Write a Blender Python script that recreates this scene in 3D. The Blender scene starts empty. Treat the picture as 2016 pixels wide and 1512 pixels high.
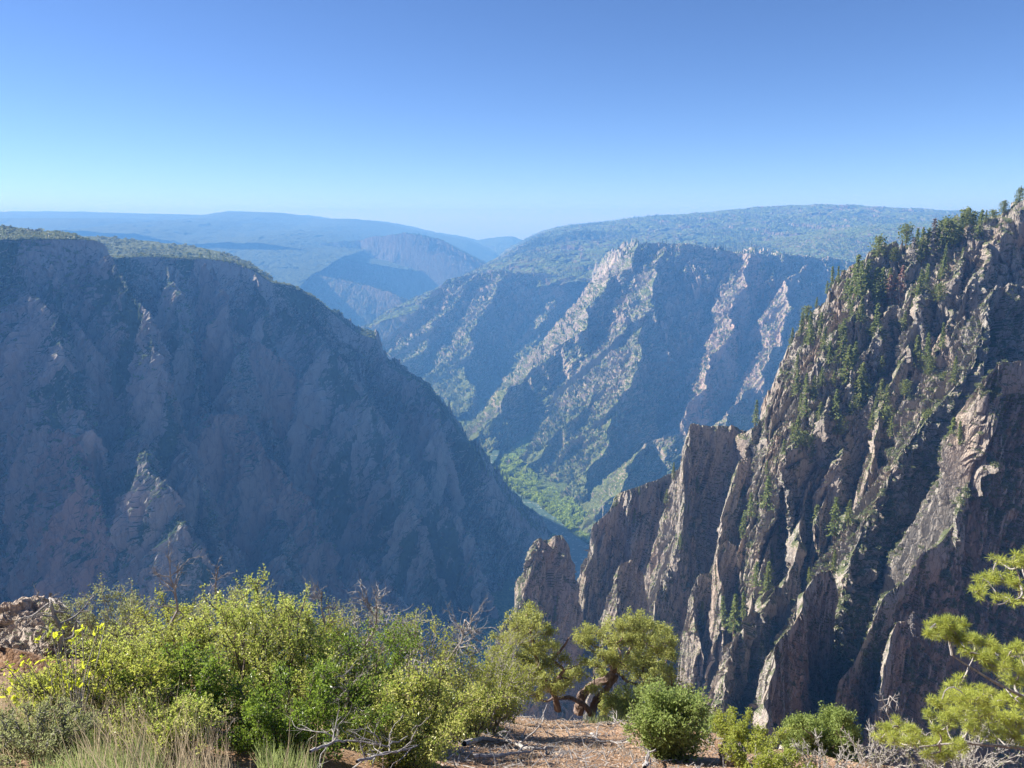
import bpy, bmesh, math, random, time
import numpy as np
from mathutils import Vector
from mathutils.bvhtree import BVHTree
T0 = time.time()
rng = np.random.default_rng(7)
random.seed(7)
sc = bpy.context.scene
COL = sc.collection
FPX, CX, CY = 1500.0, 1008.0, 756.0
PITCH = math.radians(12.3)
CP, SP = math.cos(PITCH), math.sin(PITCH)
R = math.radians

# ------------------------------------------------------------------ camera
cam_d = bpy.data.cameras.new('camera')
cam = bpy.data.objects.new('camera', cam_d); COL.objects.link(cam)
cam.location = (0, 0, 0); cam.rotation_euler = (math.pi / 2 - PITCH, 0, 0)
cam_d.sensor_width = 36.0; cam_d.lens = 36.0 * FPX / 2016.0
cam_d.clip_start = 0.1; cam_d.clip_end = 60000
sc.camera = cam

# ------------------------------------------------------------------ light
SUN_EL, SUN_AZ = R(37), math.atan2(-0.97, 0.24)      # azimuth from +Y towards +X
sdir = Vector((math.sin(SUN_AZ) * math.cos(SUN_EL), math.cos(SUN_AZ) * math.cos(SUN_EL), math.sin(SUN_EL)))
sl = bpy.data.lights.new('sun', 'SUN'); sl.energy = 5.0; sl.angle = R(0.5); sl.color = (1.0, 0.95, 0.87)
so = bpy.data.objects.new('sun', sl); COL.objects.link(so)
so.rotation_euler = (-sdir).to_track_quat('-Z', 'Y').to_euler()
w = bpy.data.worlds.new("World"); sc.world = w; w.use_nodes = True
wn = w.node_tree; wn.nodes.clear()
sky = wn.nodes.new('ShaderNodeTexSky'); sky.sky_type = 'NISHITA'; sky.sun_disc = False
sky.sun_elevation = SUN_EL; sky.sun_rotation = SUN_AZ; sky.altitude = 2400
sky.air_density = 0.8; sky.dust_density = 0.0; sky.ozone_density = 1.0
bg = wn.nodes.new('ShaderNodeBackground'); bg.inputs[1].default_value = 0.050
wo = wn.nodes.new('ShaderNodeOutputWorld')
tint = wn.nodes.new('ShaderNodeMix'); tint.data_type = 'RGBA'; tint.blend_type = 'MULTIPLY'; tint.inputs[0].default_value = 1.0
tint.inputs[7].default_value = (0.72, 0.90, 1.24, 1)
wn.links.new(sky.outputs[0], tint.inputs[6]); wn.links.new(tint.outputs[2], bg.inputs[0]); wn.links.new(bg.outputs[0], wo.inputs[0])
sc.view_settings.view_transform = 'Standard'; sc.view_settings.look = 'None'
sc.view_settings.exposure = 1.36; sc.view_settings.gamma = 1.0
try: sc.cycles.volume_bounces = 0; sc.cycles.max_bounces = 6; sc.cycles.diffuse_bounces = 1; sc.cycles.transparent_max_bounces = 8
except Exception: pass

# ------------------------------------------------------------------ helpers
def P(px, py, d):
    """point at forward distance d (metres along +Y) seen in direction (px, py) of the camera above"""
    a = (px - CX) / FPX; b = -(py - CY) / FPX
    return np.array((a, CP + b * SP, -SP + b * CP)) * (d / (CP + b * SP))

def tag(o, label=None, cat=None, group=None, kind=None):
    if label: o['label'] = label
    if cat: o['category'] = cat
    if group: o['group'] = group
    if kind: o['kind'] = kind
    return o

def mesh_np(name, V, F, mats, smooth=False, midx=None):
    """V (n,3), F (m,3 or 4)"""
    V = np.asarray(V, dtype=np.float32); F = np.asarray(F, dtype=np.int32)
    k = F.shape[1]
    me = bpy.data.meshes.new(name)
    me.vertices.add(len(V)); me.vertices.foreach_set('co', V.ravel())
    me.loops.add(F.size); me.loops.foreach_set('vertex_index', F.ravel())
    me.polygons.add(len(F))
    me.polygons.foreach_set('loop_start', np.arange(0, F.size, k, dtype=np.int32))
    if midx is not None: me.polygons.foreach_set('material_index', np.asarray(midx, dtype=np.int32))
    me.polygons.foreach_set('use_smooth', np.full(len(F), smooth, dtype=bool))
    for m in (mats if isinstance(mats, (list, tuple)) else [mats]): me.materials.append(m)
    me.update(calc_edges=True)
    return me

def link(name, me, parent=None):
    o = bpy.data.objects.new(name, me); COL.objects.link(o)
    if parent is not None: o.parent = parent
    return o

class N:
    """tiny node-tree writer"""
    def __init__(s, t): s.t = t
    def n(s, typ, _in=None, **kw):
        nd = s.t.nodes.new(typ)
        for k, v in kw.items(): setattr(nd, k, v)
        for k, v in (_in or {}).items():
            if v is None: continue
            if hasattr(v, 'is_output') or isinstance(v, bpy.types.NodeSocket): s.t.links.new(v, nd.inputs[k])
            else: nd.inputs[k].default_value = v
        return nd
    def m(s, op, a, b=None, c=None, clamp=False):
        nd = s.n('ShaderNodeMath', {0: a, 1: b, 2: c}, operation=op); nd.use_clamp = clamp
        return nd.outputs[0]
    def vm(s, op, a, b=None):
        nd = s.n('ShaderNodeVectorMath', {0: a, 1: b}, operation=op)
        return nd.outputs[0]
    def mix(s, f, a, b):
        nd = s.t.nodes.new('ShaderNodeMix'); nd.data_type = 'RGBA'
        for i, v in ((0, f), (6, a), (7, b)):
            if isinstance(v, bpy.types.NodeSocket): s.t.links.new(v, nd.inputs[i])
            else: nd.inputs[i].default_value = v if i == 0 else (*v[:3], 1)
        return nd.outputs[2]
    def ramp(s, f, lo, hi):
        nd = s.n('ShaderNodeMapRange', {0: f, 1: lo, 2: hi, 3: 0.0, 4: 1.0}); nd.clamp = True
        return nd.outputs[0]

# ------------------------------------------------------------------ rock / slope material
def rock_mat(name, grey, warm, dark, veg, S=1.0, vegamt=0.5, vegsoft=0.12, bump=0.6, flatcol=None, warm_amt=0.5, vlow=0.0, gully=0.0):
    m = bpy.data.materials.new(name); m.use_nodes = True
    t = m.node_tree; t.nodes.clear(); g = N(t)
    geo = g.n('ShaderNodeNewGeometry')
    pos = geo.outputs['Position']
    p1 = g.vm('MULTIPLY', pos, (1 / S, 1 / S, 0.35 / S))
    n1 = g.n('ShaderNodeTexNoise', {'Vector': p1, 'Scale': 0.035, 'Detail': 6.0, 'Roughness': 0.6}).outputs[0]
    n2 = g.n('ShaderNodeTexNoise', {'Vector': p1, 'Scale': 0.35, 'Detail': 8.0, 'Roughness': 0.65}).outputs[0]
    n3 = g.n('ShaderNodeTexNoise', {'Vector': pos, 'Scale': 1.6 / S, 'Detail': 6.0, 'Roughness': 0.7}).outputs[0]
    c = g.mix(g.m('MULTIPLY', g.ramp(n1, 0.45, 0.66), warm_amt * 1.6, clamp=True), grey, warm)
    c = g.mix(g.ramp(n2, 0.50, 0.72), c, dark)
    c = g.mix(g.m('MULTIPLY', g.ramp(n3, 0.5, 0.75), 0.6), c, tuple(min(1, x * 1.5) for x in warm))
    ck2 = g.n('ShaderNodeTexVoronoi', {'Vector': g.vm('ADD', p1, g.n('ShaderNodeTexNoise', {'Vector': p1, 'Scale': 0.3, 'Detail': 3.0}).outputs[1]), 'Scale': 0.16}, feature='DISTANCE_TO_EDGE').outputs[0]
    c = g.mix(g.m('MULTIPLY', g.m('SUBTRACT', 1.0, g.ramp(ck2, 0.0, 0.035)), 0.6), c, dark)
    # bump
    crack = g.n('ShaderNodeTexVoronoi', {'Vector': p1, 'Scale': 0.5}, feature='DISTANCE_TO_EDGE').outputs[0]
    h = g.m('ADD', g.m('MULTIPLY', n2, 1.6), g.m('MULTIPLY', n3, 0.7))
    h = g.m('ADD', h, g.m('MULTIPLY', g.ramp(crack, 0.0, 0.08), 0.35))
    bmp = g.n('ShaderNodeBump', {'Height': h, 'Distance': 1.6 * S, 'Strength': bump})
    # vegetation where it is not too steep
    nz = g.n('ShaderNodeSeparateXYZ', {0: geo.outputs['Normal']}).outputs[2]
    n4 = g.n('ShaderNodeTexNoise', {'Vector': pos, 'Scale': 0.06 / S, 'Detail': 5.0, 'Roughness': 0.7}).outputs[0]
    n5 = g.n('ShaderNodeTexNoise', {'Vector': pos, 'Scale': 0.7 / S, 'Detail': 4.0, 'Roughness': 0.75}).outputs[0]
    k = g.m('ADD', nz, g.m('MULTIPLY', g.m('SUBTRACT', n4, 0.5), 1.1))
    k = g.m('ADD', k, g.m('MULTIPLY', g.m('SUBTRACT', n5, 0.5), 1.3))
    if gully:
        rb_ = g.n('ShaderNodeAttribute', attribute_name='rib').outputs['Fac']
        k = g.m('ADD', k, g.m('MULTIPLY', g.ramp(rb_, 0.15, -0.55), gully))  # hollows go dark green: gully growth, doubling as painted shade between buttresses
        c = g.mix(g.m('MULTIPLY', g.ramp(rb_, 0.1, 0.7), 0.55), c, tuple(x * 1.35 for x in warm))  # ribs painted paler, light put into the colour to bring out relief
    if vlow:
        z = g.n('ShaderNodeSeparateXYZ', {0: pos}).outputs[2]
        k = g.m('ADD', k, g.m('MULTIPLY', g.ramp(z, -380, -540), vlow))
    vf = g.ramp(k, 1.0 - vegamt, 1.0 - vegamt + vegsoft)
    vcol = g.mix(g.ramp(n5, 0.4, 0.62), veg[0], veg[1])
    c = g.mix(vf, c, vcol)
    if flatcol:
        k2 = g.m('ADD', nz, g.m('MULTIPLY', g.m('SUBTRACT', n1, 0.5), 0.5))
        c = g.mix(g.m('MULTIPLY', g.ramp(k2, 0.86, 0.98), g.m('SUBTRACT', 1.0, g.m('MULTIPLY', vf, 0.6))), c, flatcol)
    b = g.n('ShaderNodeBsdfPrincipled', {'Base Color': c, 'Roughness': 0.92, 'Normal': bmp.outputs[0]})
    b.inputs['Specular IOR Level'].default_value = 0.15
    o = g.n('ShaderNodeOutputMaterial', {0: b.outputs[0]})
    return m

GREY, WARM, DARK = (0.20, 0.185, 0.17), (0.36, 0.235, 0.175), (0.085, 0.075, 0.068)
VG = ((0.05, 0.075, 0.025), (0.15, 0.18, 0.07))
VG2 = ((0.025, 0.045, 0.018), (0.06, 0.085, 0.03))
M_near = rock_mat('near_rock', (0.33, 0.31, 0.28), (0.47, 0.35, 0.265), (0.09, 0.08, 0.075), ((0.055, 0.07, 0.03), (0.14, 0.155, 0.075)), 0.45, 0.60, bump=0.7, warm_amt=0.34)
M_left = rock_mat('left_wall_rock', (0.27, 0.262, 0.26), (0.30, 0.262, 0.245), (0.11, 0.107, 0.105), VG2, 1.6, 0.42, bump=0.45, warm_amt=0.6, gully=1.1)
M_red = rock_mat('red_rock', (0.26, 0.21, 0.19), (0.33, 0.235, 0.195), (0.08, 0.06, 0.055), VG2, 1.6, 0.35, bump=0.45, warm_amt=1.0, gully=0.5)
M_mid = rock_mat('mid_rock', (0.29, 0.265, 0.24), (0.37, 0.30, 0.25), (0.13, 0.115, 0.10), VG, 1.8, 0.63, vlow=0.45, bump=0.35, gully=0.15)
M_pink = rock_mat('pink_rock', (0.32, 0.275, 0.25), (0.42, 0.31, 0.26), (0.14, 0.12, 0.11), VG, 1.8, 0.55, bump=0.35, warm_amt=0.6)
M_far = rock_mat('far_rock', (0.18, 0.17, 0.16), (0.23, 0.195, 0.17), (0.10, 0.09, 0.08), ((0.02, 0.035, 0.015), (0.09, 0.12, 0.045)), 7.0, 0.9, vegsoft=0.5)
M_farR = rock_mat('far_hill_cover', (0.15, 0.125, 0.10), (0.20, 0.155, 0.12), (0.11, 0.09, 0.08), ((0.025, 0.045, 0.018), (0.15, 0.21, 0.055)), 9.0, 0.58, vegsoft=0.5)

# ------------------------------------------------------------------ displacement by geometry nodes, baked into the mesh
def disp_group(size, amp, grain, stretch, fine=1.0, block=1.0, flatk=0.0, crack=0.6, usedir=False):
    t = bpy.data.node_groups.new('disp', 'GeometryNodeTree')
    t.interface.new_socket('Geometry', in_out='INPUT', socket_type='NodeSocketGeometry')
    t.interface.new_socket('Geometry', in_out='OUTPUT', socket_type='NodeSocketGeometry')
    g = N(t)
    gi = g.n('NodeGroupInput'); go = g.n('NodeGroupOutput')
    pos = g.n('GeometryNodeInputPosition').outputs[0]
    nor = g.n('GeometryNodeInputNormal').outputs[0]
    q = Vector(grain).normalized().rotation_difference(Vector((0, 0, 1)))
    rot = q.to_euler()
    r = g.n('ShaderNodeVectorRotate', {'Vector': pos}, rotation_type='EULER_XYZ'); r.inputs['Rotation'].default_value = rot
    pr = g.vm('MULTIPLY', r.outputs[0], (1 / size, 1 / size, 1 / (size * stretch)))
    wv = g.n('ShaderNodeTexNoise', {'Vector': pr, 'Scale': 1.3, 'Detail': 3.0}).outputs[1]
    pw = g.vm('ADD', pr, g.vm('MULTIPLY', g.vm('SUBTRACT', wv, (0.5, 0.5, 0.5)), (0.55, 0.55, 0.55)))
    big = g.n('ShaderNodeTexNoise', {'Vector': pw, 'Scale': 0.8, 'Detail': 2.0, 'Roughness': 0.5}, noise_type='FBM').outputs[0]
    big = g.m('MULTIPLY', g.m('SUBTRACT', big, 0.5), 2.6)
    def vor(scale, feature='F1', rnd=1.0, vec=pw):
        return g.n('ShaderNodeTexVoronoi', {'Vector': vec, 'Scale': scale, 'Randomness': rnd}, feature=feature)
    v1 = vor(1.4); v2 = vor(3.7); v3 = vor(9.0); v4 = vor(24.0)
    def bl(v, a):   # convex slab plus per-cell step
        c = g.n('ShaderNodeSeparateXYZ', {0: v.outputs['Color']}).outputs[0]
        # each cell is a tilted flat face standing a little in or out
        dl = g.vm('SUBTRACT', pw, v.outputs['Position'])
        sc__ = v.inputs['Scale'].default_value
        dt = g.n('ShaderNodeVectorMath', {0: dl, 1: g.vm('SUBTRACT', v.outputs['Color'], (0.5, 0.5, 0.5))}, operation='DOT_PRODUCT').outputs['Value']
        fl = g.m('ADD', g.m('MULTIPLY', g.m('SUBTRACT', 0.45, v.outputs['Distance']), 0.35), g.m('MULTIPLY', dt, 1.5 * sc__))
        return g.m('MULTIPLY', g.m('ADD', fl, g.m('MULTIPLY', g.m('SUBTRACT', c, 0.5), 0.8 * block)), a)
    d = g.m('ADD', big, bl(v1, 0.95)); d = g.m('ADD', d, bl(v2, 0.62)); d = g.m('ADD', d, bl(v3, 0.32 * fine)); d = g.m('ADD', d, bl(v4, 0.15 * fine))
    fb = g.n('ShaderNodeTexNoise', {'Vector': pw, 'Scale': 4.0, 'Detail': 3.5, 'Roughness': 0.55}).outputs[0]
    d = g.m('ADD', d, g.m('MULTIPLY', g.m('SUBTRACT', fb, 0.5), 0.6 * fine))
    for sc_, dp in ((1.1, 0.55), (2.9, 0.3)):
        e_ = vor(sc_, 'DISTANCE_TO_EDGE').outputs['Distance']
        d = g.m('SUBTRACT', d, g.m('MULTIPLY', g.m('SUBTRACT', 1.0, g.ramp(e_, 0.0, 0.09)), dp * crack))
    att = g.n('GeometryNodeInputNamedAttribute', {'Name': 'att'}, data_type='FLOAT')
    att = g.m('SUBTRACT', 1.0, att.outputs['Attribute'])
    d = g.m('MULTIPLY', g.m('MULTIPLY', d, amp), att)
    if flatk:
        nz = g.n('ShaderNodeSeparateXYZ', {0: nor}).outputs[2]
        d = g.m('MULTIPLY', d, g.m('SUBTRACT', 1.0, g.m('MULTIPLY', g.ramp(nz, 0.6, 0.95), flatk)))
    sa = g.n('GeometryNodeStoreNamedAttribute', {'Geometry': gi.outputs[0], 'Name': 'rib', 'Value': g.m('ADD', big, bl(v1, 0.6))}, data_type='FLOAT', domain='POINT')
    if usedir: nor = g.n('GeometryNodeInputNamedAttribute', {'Name': 'dirv'}, data_type='FLOAT_VECTOR').outputs['Attribute']
    off = g.vm('MULTIPLY', nor, g.n('ShaderNodeCombineXYZ', {0: d, 1: d, 2: d}).outputs[0])
    sp = g.n('GeometryNodeSetPosition', {'Geometry': sa.outputs[0], 'Offset': off})
    t.links.new(sp.outputs[0], go.inputs[0])
    return t

def bake(o, tree):
    md = o.modifiers.new('g', 'NODES'); md.node_group = tree
    dg = bpy.context.evaluated_depsgraph_get(); dg.update()
    ev = o.evaluated_get(dg)
    nv = len(o.data.vertices)
    co = np.empty(nv * 3, dtype=np.float32)
    ev.data.vertices.foreach_get('co', co)
    rv = np.empty(nv, dtype=np.float32); ev.data.attributes['rib'].data.foreach_get('value', rv)
    o.modifiers.clear()
    o.data.attributes.new('rib', 'FLOAT', 'POINT').data.foreach_set('value', rv)
    o.data.vertices.foreach_set('co', co); o.data.update()
    bpy.data.node_groups.remove(tree)
    return co.reshape(-1, 3)

QUAL = 1.0
HAZE = 0.00023
def resample(C, n):
    C = np.asarray(C, float)
    s = np.r_[0, np.cumsum(np.linalg.norm(np.diff(C, axis=0), axis=1))]
    u = np.linspace(0, s[-1], n)
    out = np.stack([np.interp(u, s, C[:, i]) for i in range(3)], 1)
    k = max(1, n // (len(C) * 5))
    if k > 1:       # soften the joints between the given points a little
        ker = np.hanning(2 * k + 1); ker /= ker.sum()
        pad = np.concatenate([np.repeat(out[:1], k, 0), out, np.repeat(out[-1:], k, 0)])
        out = np.stack([np.convolve(pad[:, i], ker, 'valid') for i in range(3)], 1)
    return out

def side(prof, n):
    """prof: [(run, drop)...] from the crest outwards -> n samples equal in length"""
    p = np.array([(0, 0)] + list(prof), float)
    s = np.r_[0, np.cumsum(np.hypot(np.diff(p[:, 0]), np.diff(p[:, 1])))]
    u = np.linspace(0, s[-1], n)
    return np.interp(u, s, p[:, 0]), np.interp(u, s, p[:, 1])

TERR = []
def ridge(name, crest, front, back, fp, bp, mat, size=30, amp=6, grain=(0, 0, 1), stretch=2.5, zb=-560, nu=None, nf=None, nb=None,
          fine=1.0, block=1.0, round_=1.0, pix=1.7, raw=False, flatk=0.0, crestk=0.6, crack=0.6, wob=0.0, kind='structure', label=None):
    """a rock mass: crest polyline, two sides that fall away in plan directions front / back with profiles
    fp / bp = [(run, drop)...]; drops are clipped at the floor zb"""
    C = [P(*c) for c in crest]
    if min(c[2] for c in crest) > 2600 and not name.startswith('mid'):
        kf = 0.6
        C = [P(px, py, 3000 + (d - 3000) * kf) for px, py, d in crest]
        fp = [(a * 0.6, b * 0.6) for a, b in fp]; bp = [(a * 0.6, b * 0.6) for a, b in bp]; size *= 0.6; amp *= 0.6
    C = np.array(C)
    ppm = FPX / C[:, 1].clip(20).mean()            # reference pixels per metre
    L = np.linalg.norm(np.diff(C, axis=0), axis=1).sum()
    if nu is None:
        # a crest that runs down almost along the fall line needs fewer rows
        tv = np.diff(C, axis=0); ln = np.linalg.norm(tv, axis=1); tv = tv / ln[:, None]; ks_ = []
        for az, pr in ((front, fp), (back, bp)):
            az = az if isinstance(az, (int, float)) else az[len(az) // 2]
            sv = np.array([math.sin(R(az)) * pr[-1][0], math.cos(R(az)) * pr[-1][0], -pr[-1][1]]); sv /= np.linalg.norm(sv)
            ks_.append((np.linalg.norm(np.cross(tv, sv), axis=1) * ln).sum() / ln.sum())
        nu = int(min(1400, max(30, L * ppm / pix * QUAL * max(0.3, min(1.0, 1.25 * max(ks_))))))
    c = resample(C, nu)
    if wob:
        sl_ = np.r_[0, np.cumsum(np.linalg.norm(np.diff(c, axis=0), axis=1))]; wv = np.zeros((nu, 3))
        for o_, (wl_, am_) in enumerate(((5.0, 1.0), (2.2, 0.5), (0.9, 0.22))):
            ph = rng.random(3) * 6.28
            wv += np.sin(sl_[:, None] / (size * wl_) * 2 * np.pi * np.array([1, 0.83, 1.21]) + ph) * am_
        wv[:, 2] *= 0.35; wv[:, 0] *= 0.7
        c = c + wv * wob * size * np.clip(sl_ / (size * 2), 0, 1)[:, None]
    def vecs(a):
        if isinstance(a, (int, float)): a = [a] * 2
        a = np.interp(np.linspace(0, 1, nu), np.linspace(0, 1, len(a)), a)
        return np.stack([np.sin(np.radians(a)), np.cos(np.radians(a)), np.zeros(nu)], 1)
    Lf = sum(math.hypot(b[0] - a[0], b[1] - a[1]) for a, b in zip([(0, 0)] + list(fp), fp))
    hf = min(Lf, 1.25 * (C[:, 2].max() - zb) + fp[-1][0])
    nf = nf or int(min(900, max(20, hf * ppm / pix * 0.85 * QUAL)))
    if nb is None and name.split('_')[0] in ('rock', 'big', 'mid', 'low', 'right') and name != 'big_ridge':
        Lb = sum(math.hypot(b[0] - a[0], b[1] - a[1]) for a, b in zip([(0, 0)] + list(bp), bp))
        nb = int(nf * min(1.0, 0.75 * Lb / Lf))
    nb = max(12, nb or nf // 4)
    rf, df = side(fp, nf); rb, db = side(bp, nb)
    F = vecs(front); B = vecs(back)
    def sweep(V, r, d):
        Z = c[:, None, 2] - d[None, :]
        # run keeps going until the floor is met, then stops
        over = np.clip(zb - Z, 0, None)
        X = c[:, None, :] + V[:, None, :] * r[None, :, None]
        X[:, :, 2] = Z + over
        return X
    A = sweep(B, rb, db)[:, ::-1][:, :-1]; Bm = sweep(F, rf, df)
    G = np.concatenate([A, Bm], 1)
    nv = G.shape[1]
    idx = np.arange(nu * nv).reshape(nu, nv)
    Fc = np.stack([idx[:-1, :-1], idx[1:, :-1], idx[1:, 1:], idx[:-1, 1:]], -1).reshape(-1, 4)
    # orientation: make normals point up/outwards
    v = G.reshape(-1, 3)
    a = v[Fc[:, 1]] - v[Fc[:, 0]]; b = v[Fc[:, 3]] - v[Fc[:, 0]]
    if np.cross(a, b)[:, 2].sum() < 0: Fc = Fc[:, ::-1]
    me = mesh_np(name, v, Fc, mat, smooth=False)
    o = link(name, me); tag(o, kind=kind, label=label)
    v_ = np.abs(np.r_[np.linspace(-sum(math.hypot(b[0] - a[0], b[1] - a[1]) for a, b in zip([(0, 0)] + list(bp), bp)), 0, nb)[:-1], np.linspace(0, Lf, nf)]) / (size * 1.3)
    v_ = np.clip(v_, 0, 1); at = me.attributes.new('att', 'FLOAT', 'POINT')
    at.data.foreach_set('value', np.tile((1 - crestk) * (1 - v_ * v_ * (3 - 2 * v_)), nu).astype(np.float32))
    # direction of relief: square to the profile of each side, turning over smoothly at the crest
    def pn(V, r, d):
        tr_, td_ = np.gradient(r), np.gradient(d); l_ = np.hypot(tr_, td_) + 1e-9
        n_ = V[:, None, :] * (td_ / l_)[None, :, None]; n_[:, :, 2] = (tr_ / l_)[None, :]
        return n_
    D_ = np.concatenate([pn(B, rb, db)[:, ::-1][:, :-1], pn(F, rf, df)], 1)
    kk = max(2, nv // 60); ker = np.hanning(2 * kk + 3); ker /= ker.sum()
    D_ = np.apply_along_axis(lambda q: np.convolve(np.pad(q, kk + 1, mode='edge'), ker, 'valid'), 1, D_)
    D_ /= np.linalg.norm(D_, axis=2)[:, :, None] + 1e-6
    me.attributes.new('dirv', 'FLOAT_VECTOR', 'POINT').data.foreach_set('vector', D_.astype(np.float32).ravel())
    co = bake(o, disp_group(size, amp, grain, stretch, fine, block, flatk, crack, True))
    TERR.append((o, co, Fc))
    return o

#@@TERRAIN
# ------------------------------------------------------------------ terrain
def project(co):
    x, y, z = co[:, 0], co[:, 1], co[:, 2]
    fw = y * CP - z * SP; up = y * SP + z * CP
    fw = np.where(fw < 1, 1, fw)
    return CX + FPX * x / fw, CY - FPX * up / fw, fw
_pc = {}
def proj_of(k):
    if k not in _pc: _pc[k] = project(TERR[k][1])
    return _pc[k]
def on(px, py, off, ks, rad=9):
    """distance of terrain pieces ks in direction (px, py), less off"""
    best = None
    for k in ks:
        X, Y, Fw = proj_of(k)
        for rr in (rad, rad * 2.5, rad * 6):
            m = (np.abs(X - px) < rr) & (np.abs(Y - py) < rr)
            if m.any():
                d = np.percentile(TERR[k][1][m, 1], 10)
                if best is None or d < best: best = d
                break
    if best is None: raise ValueError('no terrain at %s %s' % (px, py))
    return (px, py, best - off)

def rib(name, pts, ks, front, back, fp, bp, mat, **kw):
    crest = [on(p[0], p[1], p[2] * (1.8 if 'left' in name else 1) + (12 if 'left' in name else 0), ks) for p in pts]
    return ridge(name, crest, front, back, fp, bp, mat, **kw)

STEEP = [(3, 14), (45, 150), (75, 185), (190, 480), (330, 640)]

# --- far country
def flat_prof(*a): return list(a)
ridge('far_mountains', [(-700, 418, 9000), (0, 416, 9000), (150, 416, 9000), (300, 421, 9000), (400, 423, 9000), (450, 415, 9000), (540, 418, 9000), (580, 427, 9000), (625, 431, 9000), (690, 430, 9000), (740, 437, 9100), (800, 452, 9200), (860, 462, 9400), (920, 474, 9600), (975, 500, 9700)],
      180, 0, [(200, 40), (900, 90), (2200, 130), (4200, 200)], [(3000, 60)], M_far, size=600, amp=14, stretch=1, nf=90, nu=700, block=0.2)
ridge('far_mountains', [(900, 482, 11000), (930, 474, 11000), (965, 468, 11000), (985, 466, 11000), (1010, 465, 11000), (1040, 476, 11000), (1060, 482, 11000), (1100, 486, 11000)],
      180, 0, [(150, 80), (900, 500), (1500, 700)], [(1500, 300)], M_far, size=300, amp=16, stretch=1, nf=60, nu=240, block=0.4)
ridge('far_mesa', [(-500, 430, 6500), (0, 430, 6500), (150, 430, 6500), (200, 436, 6500), (250, 452, 6500), (300, 472, 6500), (360, 480, 6500)],
      180, 0, [(150, 25), (900, 110), (2500, 230)], [(2000, 0)], M_far, size=300, amp=8, stretch=1, nf=60, nu=300, block=0.2)
ridge('far_mesa', [(150, 447, 7200), (350, 449, 7200), (500, 439, 7200), (560, 450, 7200), (620, 458, 7100), (700, 468, 7100)],
      180, 0, [(150, 25), (700, 90), (2500, 230)], [(2000, 0)], M_far, size=300, amp=8, stretch=1, nf=60, nu=300, block=0.2)
ridge('far_valley_slope', [(-400, 478, 5200), (200, 478, 5200), (420, 478, 5200), (560, 482, 5200), (640, 492, 5100), (700, 500, 5000)],
      185, 0, [(300, 12), (1200, 120), (1900, 330), (2300, 700)], [(1500, -40), (3000, 60)], M_far, size=260, amp=9, stretch=1, nf=200, nu=420, block=0.2)
ridge('far_canyon_wall', [(560, 498, 5600), (640, 478, 5600), (700, 474, 5600), (750, 464, 5500), (790, 458, 5400), (830, 462, 5300), (870, 474, 5200), (900, 492, 5100), (930, 506, 5000), (955, 522, 4900)],
      [125, 100], 0, [(60, 60), (260, 190), (420, 400), (900, 900)], [(1500, 100)], M_far, size=200, amp=24, stretch=2, block=0.5, nf=220)
ridge('far_canyon_spur', [(430, 505, 4200), (520, 522, 4100), (620, 540, 4000), (700, 556, 3900), (760, 573, 3800), (800, 588, 3700), (835, 606, 3600)],
      [130, 110], 0, [(30, 20), (250, 140), (700, 520)], [(300, 60), (900, 600)], M_far, size=150, amp=16, stretch=2, block=0.5, nf=200)
# right: rolling plateau with wooded flanks
ridge('far_plateau', [(955, 540, 5000), (990, 505, 5200), (1040, 478, 5400), (1095, 451, 5500), (1150, 441, 5500), (1200, 437, 5500), (1350, 421, 5500), (1500, 408, 5600), (1590, 403, 5600), (1700, 404, 5600), (1800, 410, 5600), (1900, 417, 5600), (2500, 425, 5600)],
      [200, 190, 185, 180, 180, 180, 180], 0, [(300, 22), (900, 90), (1700, 170), (2300, 230), (2900, 330)], [(3000, 60)], M_farR, size=420, amp=26, stretch=1, block=0.2, nf=330, nu=800)
ridge('far_wooded_slope', [(905, 560, 4200), (950, 530, 4300), (1000, 500, 4300), (1060, 470, 4400), (1110, 457, 4400), (1180, 455, 4400), (1250, 468, 4200), (1330, 478, 4000), (1420, 480, 3800)],
      [210, 195, 190, 185], 10, [(60, 20), (400, 220), (800, 520), (900, 640)], [(400, 40), (900, 120)], M_far, size=200, amp=26, stretch=1.5, block=0.3, nf=260)
ridge('green_hillside', [(1290, 492, 3300), (1420, 480, 3300), (1520, 474, 3300), (1600, 462, 3200), (1700, 448, 3100), (1850, 436, 3000), (2000, 428, 3000), (2400, 420, 3000)],
      185, 0, [(150, 14), (500, 70), (900, 150), (1300, 300)], [(1200, 40)], M_farR, size=180, amp=11, stretch=1, block=0.2, nf=240)

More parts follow.
